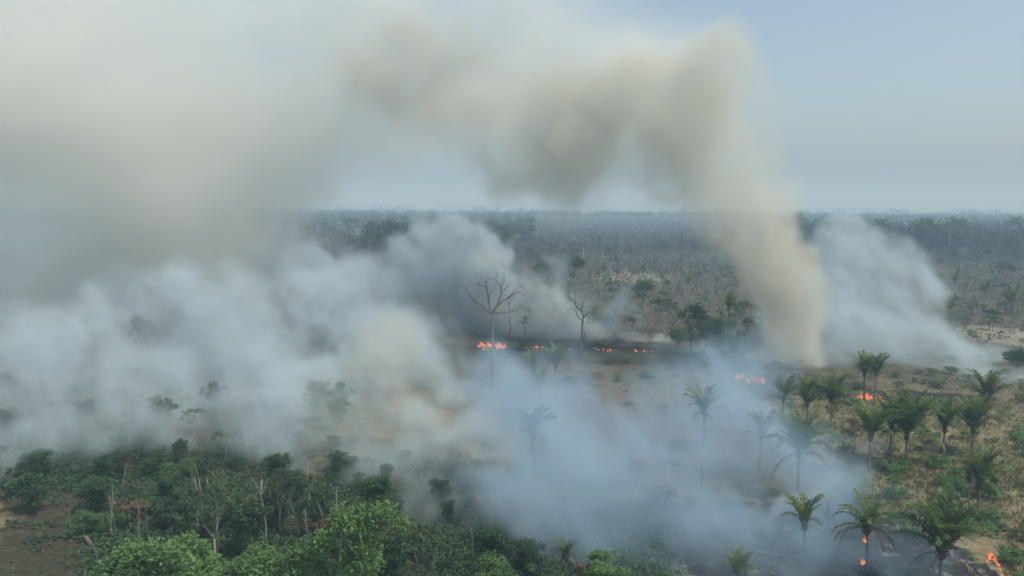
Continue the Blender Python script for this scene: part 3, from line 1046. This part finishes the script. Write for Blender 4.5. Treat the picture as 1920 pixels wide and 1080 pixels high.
def forest_edge(px):
    """Photograph row of the foot of the nearest forest, by column."""
    return np.interp(px, [-100, 300, 600, 860, 1000, 1250, 1450, 1520, 1700, 1900, 2050], [560, 540, 520, 490, 494, 482, 478, 488, 492, 495, 495])


def build_forest():
    rr = random.Random(33)
    # nearest trees stand one by one
    n = 0
    pts = []
    tries = 0
    while n < 290 and tries < 20000:
        tries += 1
        px = rr.uniform(-60, 1990)
        e = float(forest_edge(px))
        dense = px > 1440 or px < 960
        py = e - abs(rr.gauss(0, 1)) * (13 if dense else 20)
        if py < 425: continue
        if not dense and rr.random() < .55: continue
        q = G(px, py)
        if any((q.x - a) ** 2 + (q.y - b) ** 2 < (34 if dense else 80) for a, b in pts): continue
        pts.append((q.x, q.y))
        k = rr.randrange(5)
        hs = rr.uniform(.85, 1.35) * (1.25 if px > 1440 else (1.1 if px < 960 else .55))
        lab = 'tall dark tree in the forest wall on the right' if px > 1440 else ('hazy blue tree in the forest behind the left smoke' if px < 960 else 'greyish tree at the near edge of the far woods in the centre')
        t = empty('forest_tree', q, lab, 'tree', 'trees along the forest edge', rr.uniform(0, 6))
        t.scale = (hs * rr.uniform(.85, 1.15), hs, hs)
        link('crown', FT[k][0], t)
        link('trunk', FT[k][1], t)
        n += 1
    # the rest reads as one mass
    def mass(name, tmpl, N, p0, p1, smin, smax, mat, label, keep=None, rise=0, edge=True):
        Vs = [np.concatenate(t.v) for t in tmpl]; As = [np.concatenate(t.a) for t in tmpl]
        v, q, a, off = [], [], [], 0
        c = 0
        while c < N:
            px = rng.uniform(-80, 2000)
            # even over the ground: inverse of row depth
            d0, d1 = CAM_H / ((p0 - 384) / FOCAL), CAM_H / ((p1 - 384) / FOCAL)
            D = math.sqrt(d0 * d0 + rng.random() * (d1 * d1 - d0 * d0))
            py = 384 + CAM_H / D * FOCAL
            if edge and py > float(forest_edge(px)) - 6: 
                c += 0.02; continue
            if keep and not keep(px, py): 
                c += 0.02; continue
            x, y = (px - 960) / FOCAL * D, D
            k = int(rng.integers(len(tmpl)))
            s = rng.uniform(smin, smax)
            an = rng.random() * 6.28
            V = Vs[k] * s * np.array([1, 1, 1])
            V = np.stack([V[:, 0] * math.cos(an) - V[:, 1] * math.sin(an) + x, V[:, 0] * math.sin(an) + V[:, 1] * math.cos(an) + y, V[:, 2] + float(hgt(x, y)) + rise], 1)
            v.append(V); a.append(np.clip(As[k] + rng.uniform(-.25, .25), 0, 1))
            q.append(np.arange(len(V)).reshape(-1, 4) + off); off += len(V)
            c += 1
        me = mesh(name, np.concatenate(v), np.concatenate(q), mat, {'tint': np.concatenate(a)})
        tag(link(name, me), label, kind='stuff')
    near_t = [far_template(320 + k, 26, 8, 110, 2.4) for k in range(4)]
    far_t = [far_template(330 + k, 34, 30, 70, 7.5) for k in range(4)]
    for t in far_t:
        t.v = [np.stack([v[:, 0], v[:, 1], np.minimum(v[:, 2] * .85, 31 + v[:, 2] * .03)], 1).astype(np.float32) for v in t.v]
    scrub_t = [far_template(350 + k, 3.2, 2.0, 34, .75) for k in range(5)]
    thin_t = [far_template(340 + k, 10, 4.0, 60, 1.7) for k in range(4)]
    mass('forest', near_t, 3600, 500, 407, .8, 1.35, M['leaf_far'], 'dark continuous forest canopy in the distance', lambda px, py: px < 1000 or px > 1400 or py < 415)
    mass('distant_forest', far_t, 5200, 408, 386.5, .7, 1.25, M['leaf_far'], 'blue hazy forest canopy reaching the horizon', None)
    mass('bare_scrub', scrub_t, 7500, 640, 455, .45, 1.2, M['leaf_dry'], 'grey brown half bare scrub thinning out over the far pasture', lambda px, py: px > 900 and not 1440 < px < 1560 and rng.random() < (670 - py) / 190, edge=False)
    mass('dry_woods', thin_t, 12000, 535, 402, .6, 1.45, M['leaf_dry'], 'grey brown half bare woods in the middle distance', lambda px, py: 830 < px < 1520)


build_forest()


# ------------------------------------------------------------------ fires
def flame_mat():
    m, nt, out = new_mat('flame')
    at = node(nt, 'ShaderNodeAttribute', attribute_name='tint')
    tc = node(nt, 'ShaderNodeTexCoord')
    nz = noise_n(nt, tc.outputs['Object'], 6.0, 3.0, .6)
    c = mixc(nt, math_n(nt, 'ADD', math_n(nt, 'MULTIPLY', at.outputs['Fac'], .5), math_n(nt, 'MULTIPLY', nz, .6), True), (1.0, .42, .16), (.75, .05, .03))
    e = node(nt, 'ShaderNodeEmission')
    nt.links.new(c, e.inputs['Color'])
    e.inputs['Strength'].default_value = 1.0
    nt.links.new(e.outputs[0], out.inputs['Surface'])
    return m


FM = flame_mat()


def flame_mesh(seed):
    gg = np.random.default_rng(seed)
    g = Geo()
    for j in range(3):
        h = [1.0, .6, .45][j] * (.8 + .4 * gg.random())
        b = np.array([gg.normal() * .16 * (j > 0), gg.normal() * .16 * (j > 0), 0])
        n = 7
        t = np.linspace(0, 1, n)
        ph = gg.random() * 6
        pts = np.stack([b[0] - .28 * h * t ** 1.5 + .07 * np.sin(t * 6 + ph), b[1] + .06 * np.cos(t * 5 + ph), h * t], 1)
        rad = .15 * h * np.array([.8, 1.0, .8, .55, .40, .18, .03])
        s0 = g.n
        g.tube(pts, rad, 6, .5)
        z = np.concatenate(g.v)[s0:, 2]
        g.a[-1] = np.clip(z / h, 0, 1).astype(np.float32)
    return g.build('flame', FM, True)


FLAMES = [flame_mesh(400 + k) for k in range(5)]


def fire(spots, label, h, seed):
    """spots: photograph pixels of single flames' feet."""
    rr = random.Random(seed)
    g = G(*spots[0])
    t = empty('ground_fire', g, label, 'fire', 'flames along the burning edge')
    for (px, py) in spots:
        q = G(px, py)
        s = h * rr.choice([.35, .5, .6, .8, 1.0]) * rr.uniform(.8, 1.2)
        link('flame', rr.choice(FLAMES), t, q - g - Vector((0, 0, .05)), (0, rr.uniform(-.2, .05), rr.uniform(-.5, .5)), (s * rr.uniform(.9, 1.5), s, s))
    return t


def line_spots(x0, y0, x1, y1, n, jx, jy, seed):
    rr = random.Random(seed)
    return [(x0 + (x1 - x0) * (i + rr.random()) / n + rr.gauss(0, jx), y0 + (y1 - y0) * (i + .5) / n + rr.gauss(0, jy)) for i in range(n)]


fire(line_spots(900, 651, 952, 651, 46, 3, 2.5, 1), 'bright orange flames at the foot of the wide bare tree', 1.7, 1)
fire(line_spots(1378, 708, 1432, 716, 46, 2, 2.6, 2), 'low band of orange flames left of the brown smoke column', 1.4, 2)
fire(line_spots(1612, 747, 1634, 749, 14, 1, 1.5, 3), 'small red flames under the twin palms, left patch', 1.6, 3)
fire(line_spots(1640, 750, 1656, 751, 11, 1, 1.5, 4), 'small red flames under the twin palms, right patch', 1.4, 4)
fire([(1855, 1048), (1858, 1042), (1862, 1050), (1868, 1054), (1872, 1060), (1852, 1052), (1876, 1068), (1880, 1080), (1884, 1086), (1866, 1048)], 'orange flames curling along the edge of burnt grass at bottom right', 1.25, 5)
fire([(1616, 1058), (1621, 1056), (1624, 1062)], 'little flame on the black ground under the scorched palm', .8, 6)
fire([(1476, 994), (1482, 993), (1470, 993)], 'faint flames in smoke left of the v shaped palm', .7, 7)
fire([q for q in line_spots(975, 652, 1240, 661, 60, 3, .8, 8) if math.sin(q[0] * .09) + .4 * math.sin(q[0] * .31) > -.15], 'broken line of low flames running right behind the slender bare tree', 1.0, 8)
fire([(901, 940), (898, 936)], 'dim red flame deep in smoke at the centre', .8, 9)
fire([(986, 1018), (990, 1020), (960, 1004)], 'dull flame among bushes at the centre forest edge', .6, 10)
# the flame on the scorched palm's trunk
gq = G(1626, 1068)
tf = empty('trunk_fire', P(1622, 1008, gq.y - .45), 'small flame burning on the trunk of the scorched palm', 'fire', 'flames along the burning edge')
link('flame', FLAMES[1], tf, (0, 0, -.5), scale=(.5, .5, .6))
link('flame', FLAMES[2], tf, (.1, 0, -.6), scale=(.5, .5, .7))


# ------------------------------------------------------------------ smoke
def bspline(N, nl):
    t = np.linspace(0, nl - 3 - 1e-3, N)
    i = t.astype(int); f = t - i
    A = np.zeros((N, nl), dtype=np.float32); r = np.arange(N)
    A[r, i] = (1 - f) ** 3 / 6; A[r, i + 1] = (3 * f ** 3 - 6 * f * f + 4) / 6
    A[r, i + 2] = (-3 * f ** 3 + 3 * f * f + 3 * f + 1) / 6; A[r, i + 3] = f ** 3 / 6
    return A


def fbm(n, size, cell, octaves, g, gain=.6, billow=False, stretch=(.85, 1.0, 1.35), shear=.55):
    """Fractal noise on a grid, drawn out along the way the smoke rises and leans (to the left with height)."""
    ext = int(abs(shear) * n[2] * size[2] / max(n[2] - 1, 1) / (size[0] / max(n[0] - 1, 1))) + 2
    nn = (n[0] + ext, n[1], n[2])
    sz = (size[0] * nn[0] / n[0], size[1], size[2])
    out = np.zeros(nn, dtype=np.float32)
    a = 1.0; tot = 0
    for o in range(octaves):
        nl = [int(math.ceil(sz[i] / (cell * stretch[i]))) + 4 for i in range(3)]
        Lt = g.standard_normal(nl).astype(np.float32)
        for i in range(3):
            Lt = np.moveaxis(np.tensordot(bspline(nn[i], nl[i]), Lt, axes=(1, 0)), 0, 2)
        Lt *= 2.4
        if billow: Lt = np.abs(Lt) * 1.6 - 1.0
        out += a * Lt; tot += a * a
        a *= gain; cell /= 2.0
    out /= math.sqrt(tot)
    res = np.empty(n, dtype=np.float32)
    for k in range(n[2]):
        d = int(ext * k / n[2])
        if shear < 0: d = ext - d
        res[:, :, k] = out[d:d + n[0], :, k]
    return res


def smoke(name, label, puffs, voxel, dens, mat, seed, cell=22.0, octaves=5, amp=.16, lo=.30, hi=.60, warp=6.0, pad=1.6, gain=.62, inner=.0, stretch=(.95, 1.0, 1.1), shear=.35, zmin=-.5, billow=0.0, low=1.0, low_h=40.0):
    """A smoke cloud as a real volume. puffs: (px, py, Y, radius_px, weight[, depth stretch]) - each a soft ball at its own distance."""
    g = np.random.default_rng(seed)
    B = []
    for p in puffs:
        c = P(p[0], p[1], p[2]); r = p[3] / FOCAL * p[2]
        B.append((c.x, c.y, c.z, r, p[4], p[5] if len(p) > 5 else 1.0))
    B = np.array(B)
    ex = (B[:, 3] * pad)[:, None] * np.stack([np.ones(len(B)), B[:, 5], np.ones(len(B))], 1) + warp * 1.5
    mn = (B[:, :3] - ex).min(0); mx = (B[:, :3] + ex).max(0)
    mn[2] = max(mn[2], zmin)
    mn[1] = max(mn[1], 60)
    n = [int(math.ceil((mx[i] - mn[i]) / voxel)) + 1 for i in range(3)]
    size = mx - mn
    axs = [np.linspace(mn[i], mx[i], n[i], dtype=np.float32) for i in range(3)]
    W = [fbm(n, size, cell * 1.3, 4, g, .6, False, (1, 1, 1), 0.0) * warp for _ in range(3)]
    X = axs[0][:, None, None] + W[0]; Y = axs[1][None, :, None] + W[1]; Z = axs[2][None, None, :] + W[2] * .8
    F = np.zeros(n, dtype=np.float32)
    for (x, y, z, r, w, st) in B:
        m = r * pad + warp * 2.5
        i0 = [max(0, int((v - m * (st if k == 1 else 1) - mn[k]) / size[k] * (n[k] - 1))) for k, v in enumerate((x, y, z))]
        i1 = [min(n[k], int((v + m * (st if k == 1 else 1) - mn[k]) / size[k] * (n[k] - 1)) + 2) for k, v in enumerate((x, y, z))]
        s = tuple(slice(a, b) for a, b in zip(i0, i1))
        d2 = ((X[s] - x) ** 2 + ((Y[s] - y) / st) ** 2 + (Z[s] - z) ** 2) / (r * r)
        f = w * np.clip(1 - d2 / (pad * pad), 0, 1) ** 2
        F[s] = np.maximum(F[s], f) + .3 * np.minimum(F[s], f)
    del X, Y, Z, W
    N = fbm(n, size, cell, octaves, g, gain, False, stretch, shear)
    if billow: N = N * (1 - billow) + billow * -fbm(n, size, cell, octaves, g, gain, True, stretch, shear)
    N -= N.mean(); N /= N.std()
    S = F + amp * N * np.clip(F * 4, 0, 1)
    D = smooth01(S, lo, hi) * dens
    if inner: 
        N2 = fbm(n, size, cell * .7, 5, g, .75, False, (stretch[0] * .85, .9, stretch[2] * 1.25), shear * 1.4)
        N2 /= N2.std()
        D *= np.clip(1 + inner * N2, .15, 2.2)
    if low != 1.0: D *= (1 + (low - 1) * np.clip(1 - axs[2] / low_h, 0, 1))[None, None, :]
    # fade to nothing at the walls of the grid
    for k in range(3):
        t = np.minimum(np.arange(n[k]), np.arange(n[k])[::-1]).astype(np.float32)
        if k == 2: t = np.arange(n[k])[::-1].astype(np.float32)
        f = np.clip(t / 5.0, 0, 1)
        D *= f.reshape([-1 if i == k else 1 for i in range(3)])
    D = np.ascontiguousarray(D, dtype=np.float32)
    pm = bpy.data.meshes.new(name + '_points')
    pm.vertices.add(D.size)
    pm.attributes.new('density', 'FLOAT', 'POINT').data.foreach_set('value', D.ravel())
    po = bpy.data.objects.new(name + '_points', pm)
    ng = bpy.data.node_groups.new(name, 'GeometryNodeTree')
    ng.interface.new_socket('Geometry', in_out='OUTPUT', socket_type='NodeSocketGeometry')
    Nn, Lk = ng.nodes, ng.links
    oi = Nn.new('GeometryNodeObjectInfo'); oi.inputs[0].default_value = po
    na = Nn.new('GeometryNodeInputNamedAttribute'); na.data_type = 'FLOAT'; na.inputs[0].default_value = 'density'
    si = Nn.new('GeometryNodeSampleIndex'); si.data_type = 'FLOAT'; si.domain = 'POINT'
    Lk.new(oi.outputs['Geometry'], si.inputs['Geometry']); Lk.new(na.outputs[0], si.inputs['Value'])
    v = Nn.new('GeometryNodeInputPosition').outputs[0]
    for op, val in (('SUBTRACT', mn), ('MULTIPLY', [(n[i] - 1) / size[i] for i in range(3)]), ('ADD', (.5, .5, .5)), ('FLOOR', None), ('DOT_PRODUCT', (n[1] * n[2], n[2], 1))):
        q = Nn.new('ShaderNodeVectorMath'); q.operation = op
        Lk.new(v, q.inputs[0])
        if val is not None: q.inputs[1].default_value = [float(x) for x in val]
        v = q.outputs['Value'] if op == 'DOT_PRODUCT' else q.outputs[0]
    Lk.new(v, si.inputs['Index'])
    vc = Nn.new('GeometryNodeVolumeCube')
    Lk.new(si.outputs[0], vc.inputs['Density'])
    vc.inputs['Min'].default_value = [float(x) for x in mn]; vc.inputs['Max'].default_value = [float(x) for x in mx]
    for i, k in enumerate('XYZ'): vc.inputs['Resolution ' + k].default_value = n[i]
    sm = Nn.new('GeometryNodeSetMaterial'); sm.inputs['Material'].default_value = mat
    out = Nn.new('NodeGroupOutput')
    Lk.new(vc.outputs[0], sm.inputs[0]); Lk.new(sm.outputs[0], out.inputs[0])
    vol = bpy.data.volumes.new(name)
    vol.materials.append(mat)
    o = bpy.data.objects.new(name, vol)
    COL.objects.link(o)
    o.modifiers.new('density_grid', 'NODES').node_group = ng
    tag(o, label, None, None, 'stuff')
    print(name, n, 'max', float(D.max()), 'filled', float((D > 1e-4).mean()))
    return o


S_TAN = smoke_mat('smoke_brown', (.785, .785, .70), (0, 0, 0))
S_GREY = smoke_mat('smoke_grey', (.938, .950, .900), (0, 0, 0))
S_WHITE = smoke_mat('smoke_white', (.665, .775, .83), (.0, .0, .0))
S_BRIGHT = smoke_mat('smoke_bright', (.84, .89, .88), (0, 0, 0))
S_BLUE = smoke_mat('smoke_blue', (.30, .455, .60), (.3, .3, .3))

smoke('smoke_column', 'brown smoke column rising from the fire and bending over to the left', [
    (1492, 722, 216, 58, 1.1), (1492, 690, 216, 60, 1.1), (1490, 655, 216, 62, 1.15), (1486, 620, 217, 64, 1.15), (1480, 580, 217, 67, 1.15), (1472, 540, 218, 71, 1.15), (1458, 500, 219, 77, 1.15), (1440, 460, 220, 84, 1.15), (1418, 420, 220, 92, 1.1),
    (1395, 380, 221, 100, 1.1), (1368, 335, 222, 110, 1.1), (1345, 285, 222, 116, 1.1), (1335, 235, 223, 116, 1.1), (1360, 180, 223, 92, 1.15), (1340, 132, 224, 70, 1.1), (1385, 235, 222, 64, 1.1), (1395, 310, 222, 64, 1.0), (1385, 150, 222, 56, 1.05), (1425, 380, 221, 64, .9),
    (1270, 235, 224, 100, .95), (1230, 295, 225, 110, 1.0), (1290, 360, 224, 70, .7), (1360, 480, 224, 58, .5), (1150, 285, 227, 112, .98), (1060, 295, 229, 104, .95), (970, 265, 230, 112, .95), (1200, 220, 226, 120, .98),
    (880, 210, 232, 130, .85), (1130, 205, 228, 118, .9), (1030, 205, 230, 118, .88), (800, 160, 234, 125, .72), (710, 125, 236, 120, .55), (910, 140, 232, 110, .68), (1100, 345, 228, 60, .6)],
    .8, .047, S_TAN, 351, low=2.0, low_h=62, cell=17, amp=.14, lo=.20, hi=.88, warp=4, pad=1.5, billow=.45, gain=.68, inner=.5, stretch=(1.0, 1.0, 1.0), shear=.05)

smoke('smoke_canopy', 'wide brownish smoke layer spreading left over the whole sky', [
    (1250, 250, 226, 120, .9), (1190, 190, 228, 110, .8), (1130, 280, 228, 115, .9), (1030, 285, 230, 120, .9), (940, 230, 230, 120, 1.0), (1240, 340, 226, 70, .7), (1080, 350, 228, 60, .6),
    (860, 150, 232, 150, 1.0), (740, 90, 234, 160, .95), (960, 90, 232, 150, 1.0), (600, 60, 236, 180, .95), (1090, 140, 232, 150, .95), (1200, 100, 232, 130, .75), (1060, 30, 232, 140, .75), (940, -20, 232, 150, .8), (820, 250, 234, 110, .6), (620, 170, 237, 140, 1.0), (690, 230, 237, 110, .8), (760, 60, 236, 150, 1.0), (560, 300, 238, 110, .8), (1250, 160, 230, 100, .6),
    (430, 240, 238, 210, .95), (250, 120, 240, 230, .9), (100, 260, 240, 240, .9), (420, 380, 240, 160, 1.0), (250, 430, 244, 180, .85), (60, 60, 240, 230, .9),
    (30, 420, 240, 200, .95), (560, 260, 236, 140, .8), (610, 360, 238, 90, .6), (-90, 180, 240, 230, .9), (450, 100, 238, 200, .9), (350, 500, 250, 110, .8), (480, 500, 262, 100, .75), (200, 500, 252, 110, .8), (100, 540, 246, 150, .8), (300, 530, 246, 140, .75), (500, 470, 246, 110, .7), (-60, 560, 246, 140, .9),
    (-60, 660, 240, 130, .8), (700, 330, 240, 80, .38)],
    1.4, .031, S_GREY, 56, cell=34, amp=.12, lo=.05, hi=1.15, warp=10, pad=1.5, inner=.35, stretch=(1.5, 1.0, .85), shear=-.3)

smoke('smoke_bank', 'thick pale smoke bank over the left woods', [
    (830, 745, 176, 85, 1.0), (770, 800, 165, 95, 1.0), (720, 690, 182, 140, 1.0), (560, 650, 190, 160, 1.0), (400, 640, 190, 140, 1.0), (320, 595, 195, 85, 1.0),
    (560, 570, 205, 105, 1.0), (680, 570, 215, 115, 1.0), (440, 555, 205, 70, .95), (380, 740, 172, 140, 1.0), (560, 790, 160, 130, 1.0), (270, 670, 180, 90, .9), (640, 740, 170, 140, 1.0),
    (650, 850, 150, 90, .95), (750, 890, 140, 90, .95), (310, 820, 152, 95, .85), (190, 865, 143, 60, .7), (40, 830, 148, 70, .7), (10, 720, 180, 100, .55), (480, 850, 148, 100, .9),
    (30, 880, 134, 60, .75), (850, 915, 136, 95, .95), (60, 840, 128, 60, .75), (190, 870, 128, 50, .5), (300, 810, 130, 75, .8), (390, 790, 132, 95, .95), (490, 790, 132, 100, 1.0), (590, 800, 132, 95, 1.0), (680, 830, 132, 95, 1.0), (770, 860, 130, 90, 1.0),
    (0, 780, 138, 80, .7), (40, 700, 150, 90, .6), (150, 780, 136, 85, .7), (250, 750, 140, 85, .75), (90, 800, 126, 70, .75), (240, 870, 124, 45, .5), (560, 860, 126, 60, .6),
    (130, 640, 185, 90, .62), (60, 620, 200, 110, .7), (210, 580, 215, 100, .65), (60, 680, 160, 100, .6), (180, 690, 165, 90, .55), (900, 880, 140, 90, .9), (300, 710, 160, 80, .85),
    (760, 880, 124, 80, .85), (680, 890, 122, 75, .8), (850, 900, 120, 90, .9), (920, 940, 116, 75, .8), (600, 880, 122, 60, .65), (470, 870, 124, 50, .5), (890, 830, 128, 90, 1.0), (930, 900, 116, 90, 1.0), (880, 960, 110, 60, .8), (980, 960, 106, 85, .9), (1060, 965, 105, 80, .8), (1000, 870, 106, 110, 1.0), (1010, 790, 106, 80, .75), (60, 640, 180, 110, .7), (90, 760, 140, 70, .6), (620, 760, 140, 110, 1.1), (700, 805, 136, 105, 1.15), (520, 830, 130, 85, 1.05), (800, 835, 134, 95, 1.15), (560, 720, 150, 120, 1.1), (450, 780, 138, 90, 1.05), (860, 860, 126, 80, 1.1), (200, 810, 126, 95, .9), (330, 830, 124, 75, .95), (420, 830, 124, 75, .95), (110, 850, 122, 75, .85), (640, 870, 120, 70, .9), (20, 830, 122, 80, .8), (850, 790, 140, 95, 1.1), (905, 840, 128, 85, 1.1), (900, 770, 150, 70, .8), (120, 720, 150, 90, .7)],
    .75, .064, S_WHITE, 152, cell=14, amp=.16, lo=.12, hi=.9, warp=6, pad=1.5, billow=.5, gain=.72, inner=.75, shear=.15)

smoke('smoke_mist', 'thin pale mist of smoke lying over the far left woods', [
    (0, 470, 330, 130, 1.0), (160, 480, 330, 130, 1.0), (320, 470, 335, 120, 1.0), (460, 480, 335, 105, .9), (580, 480, 335, 80, .65), (-120, 480, 330, 140, 1.0), (80, 560, 300, 110, 1.0), (250, 550, 300, 100, 1.0), (420, 530, 310, 90, .8), (100, 400, 340, 110, .7), (330, 410, 340, 110, .7)],
    1.6, .035, S_WHITE, 59, cell=26, amp=.13, lo=.08, hi=1.0, warp=7, pad=1.5, inner=.35, stretch=(1.4, 1.0, .8), shear=.1)

smoke('smoke_bank_brown', 'brownish smoke in the flank of the left bank', [  # browner smoke set into the flank of the pale bank
    (770, 735, 138, 85, 1.0), (700, 690, 140, 95, 1.0), (800, 780, 136, 65, 1.0), (630, 670, 142, 75, .7), (720, 800, 132, 65, .8)],
    .85, .048, S_TAN, 57, cell=14, amp=.18, lo=.22, hi=.9, warp=7, pad=1.5, inner=.3)

smoke('smoke_drift', 'pale smoke drifting left from the fire line behind the bare trees', [
    (895, 480, 296, 66, 1.0), (860, 535, 290, 95, 1.0), (780, 540, 285, 105, 1.0), (930, 560, 285, 80, 1.0), (990, 590, 275, 65, .95), (1060, 610, 268, 50, .85),
    (700, 520, 285, 85, .9), (840, 610, 270, 95, .9), (1110, 600, 265, 58, .6), (1180, 622, 262, 46, .62), (1130, 565, 268, 60, .45), (1000, 640, 258, 26, 1.1), (1060, 642, 257, 24, 1.1), (1120, 645, 256, 24, 1.05), (1180, 648, 256, 22, 1.0), (980, 630, 260, 38, 1.0), (1035, 630, 259, 36, 1.0), (1095, 632, 258, 34, .95), (1150, 636, 257, 34, .9), (1220, 640, 257, 28, .75), (940, 625, 262, 40, .7), (600, 490, 290, 75, .7), (1010, 540, 275, 60, .7),
    (620, 520, 285, 80, .8), (900, 650, 262, 50, .5), (1080, 530, 272, 50, .4)],
    .85, .08, S_WHITE, 53, cell=14, amp=.18, lo=.22, hi=.8, warp=8, pad=1.5, billow=.3, inner=.55, stretch=(.9, 1.0, 1.25), shear=.6)

smoke('smoke_fire_line', 'bright low smoke streaming left off the thin fire line', [
    (1235, 648, 258, 17, 1.0), (1205, 644, 258, 19, .9), (1170, 638, 259, 25, .95), (1130, 630, 260, 33, 1.0), (1085, 620, 261, 42, 1.05), (1040, 612, 262, 48, 1.1), (995, 600, 263, 54, 1.1), (955, 575, 265, 58, 1.1), (920, 545, 268, 56, 1.05), (895, 505, 272, 52, 1.0),
    (1000, 640, 260, 22, 1.1), (1050, 642, 260, 20, 1.1), (1100, 645, 260, 18, 1.05), (1150, 648, 260, 16, 1.0)],
    .6, .082, S_BRIGHT, 63, cell=9, amp=.20, lo=.20, hi=.85, warp=3, pad=1.5, billow=.35, gain=.7, inner=.7, stretch=(1.0, 1.0, 1.1), shear=.6)

smoke('smoke_billow', 'white blue smoke billow behind the palms at right', [
    (1590, 475, 250, 66, .95), (1640, 470, 252, 55, .85), (1573, 515, 250, 85, 1.0), (1558, 565, 245, 95, 1.0), (1623, 560, 250, 105, 1.0), (1548, 640, 235, 100, 1.0), (1608, 640, 235, 100, 1.0), (1698, 630, 235, 100, 1.0),
    (1748, 690, 220, 85, 1.0), (1798, 720, 210, 75, 1.0), (1653, 490, 255, 60, .75), (1693, 540, 255, 85, .85), (1658, 700, 222, 85, 1.0), (1758, 620, 235, 80, .8), (1518, 520, 245, 40, .7), (1870, 740, 205, 60, .95), (1558, 700, 222, 65, .8), (1830, 660, 230, 60, .6)],
    .75, .08, S_WHITE, 54, cell=14, amp=.18, lo=.20, hi=.85, warp=5, pad=1.5, billow=.3, inner=.6)

smoke('smoke_veil', 'thin blue smoke veil hanging over the burnt slope', [
    (1475, 815, 152, 68, 1.0), (1450, 910, 132, 86, 1.0), (1400, 960, 122, 135, 1.0), (1250, 900, 135, 140, 1.0), (1100, 890, 138, 140, 1.0), (980, 860, 145, 110, 1.0),
    (1000, 960, 122, 110, 1.0), (1120, 970, 120, 110, 1.0), (1300, 1010, 112, 120, .95), (1560, 990, 118, 105, .85), (1680, 1020, 113, 85, .75), (1750, 1060, 105, 65, .7),
    (1230, 790, 165, 115, .75), (1060, 790, 168, 105, .7), (1350, 800, 160, 115, .8), (940, 730, 185, 90, .6), (1150, 720, 190, 90, .36), (1350, 700, 200, 85, .4), (1170, 1040, 106, 40, .9), (1080, 930, 125, 90, 1.0), (930, 930, 128, 90, 1.0),
    (1450, 1060, 104, 120, .85), (1250, 1060, 104, 90, .85), (1480, 1010, 110, 110, .95), (1360, 1050, 104, 100, .95), (1620, 1050, 106, 80, .8), (1440, 740, 175, 70, .6), (1060, 870, 130, 110, .9),
    (1000, 850, 104, 120, 1.0), (1000, 930, 102, 100, 1.0), (1420, 830, 112, 100, .9), (1465, 860, 110, 85, 1.0), (1500, 960, 98, 100, .9), (1610, 975, 96, 70, .5), (1330, 900, 106, 120, .95), (1180, 900, 106, 130, .95), (1420, 1020, 95, 110, .85),
    (1250, 1000, 98, 120, .85), (1350, 1000, 98, 130, .85), (1150, 960, 102, 120, .9), (1560, 1010, 96, 110, .75), (1480, 1030, 96, 110, .85), (1080, 850, 110, 110, .9), (960, 800, 115, 90, .8), (1003, 800, 108, 115, 1.15), (1003, 880, 105, 115, 1.15), (1003, 740, 108, 90, .9), (1472, 815, 120, 76, 1.25), (1465, 895, 110, 76, 1.25), (1430, 830, 116, 85, 1.1), (1320, 770, 140, 85, 1.1), (1400, 790, 130, 80, 1.0), (1500, 990, 100, 80, 1.0), (1330, 970, 100, 120, 1.0), (1400, 1030, 96, 100, 1.0), (1400, 1010, 91, 120, 1.2), (1330, 780, 140, 110, 1.25), (1500, 1040, 91, 90, 1.0), (1300, 1040, 92, 80, 1.0), (1600, 1035, 95, 80, 1.0), (1480, 1040, 93, 105, 1.2), (1380, 1045, 92, 105, 1.2), (1690, 1065, 95, 60, .8), (1540, 1000, 99, 85, 1.0), (1003, 800, 100, 115, 1.2), (1010, 870, 98, 100, 1.1), (1460, 820, 112, 80, 1.1)],
    .75, .10, S_BLUE, 255, cell=12, amp=.16, lo=.04, hi=1.2, warp=5, pad=1.5, gain=.68, inner=.65, stretch=(.85, 1.0, 1.3), shear=.4)

smoke('smoke_wisp', 'white wisps curling up from the smouldering ground', [
    (1172, 1050, 103, 14, 1.0), (1168, 1025, 103, 18, 1.0), (1158, 1000, 104, 24, .9), (1140, 965, 105, 34, .8), (1226, 1045, 104, 12, .9), (1218, 1015, 104, 18, .8), (1330, 1000, 108, 30, .7), (1450, 1000, 106, 30, .7), (1455, 950, 107, 36, .7),
    (1120, 880, 128, 50, .7), (1180, 930, 122, 50, .7), (960, 970, 118, 40, .8), (1030, 930, 116, 50, .8), (930, 900, 124, 45, .7)],
    .5, .11, S_WHITE, 58, cell=7, amp=.22, lo=.25, hi=.8, warp=4, pad=1.5, inner=.4)


# ------------------------------------------------------------------ hazy air
bm = bmesh.new()
bmesh.ops.create_cube(bm, size=1.0)
hm = bpy.data.meshes.new('haze')
bm.to_mesh(hm); bm.free()
hm.materials.append(smoke_mat('haze_air', (.34, .51, .645), (.55, .55, .55), 6.8e-4))
hz = link('haze', hm, None, (0, 10900, 99), (0, 0, 0), (44500, 22300, 202))
tag(hz, 'hazy air', None, None, 'stuff')
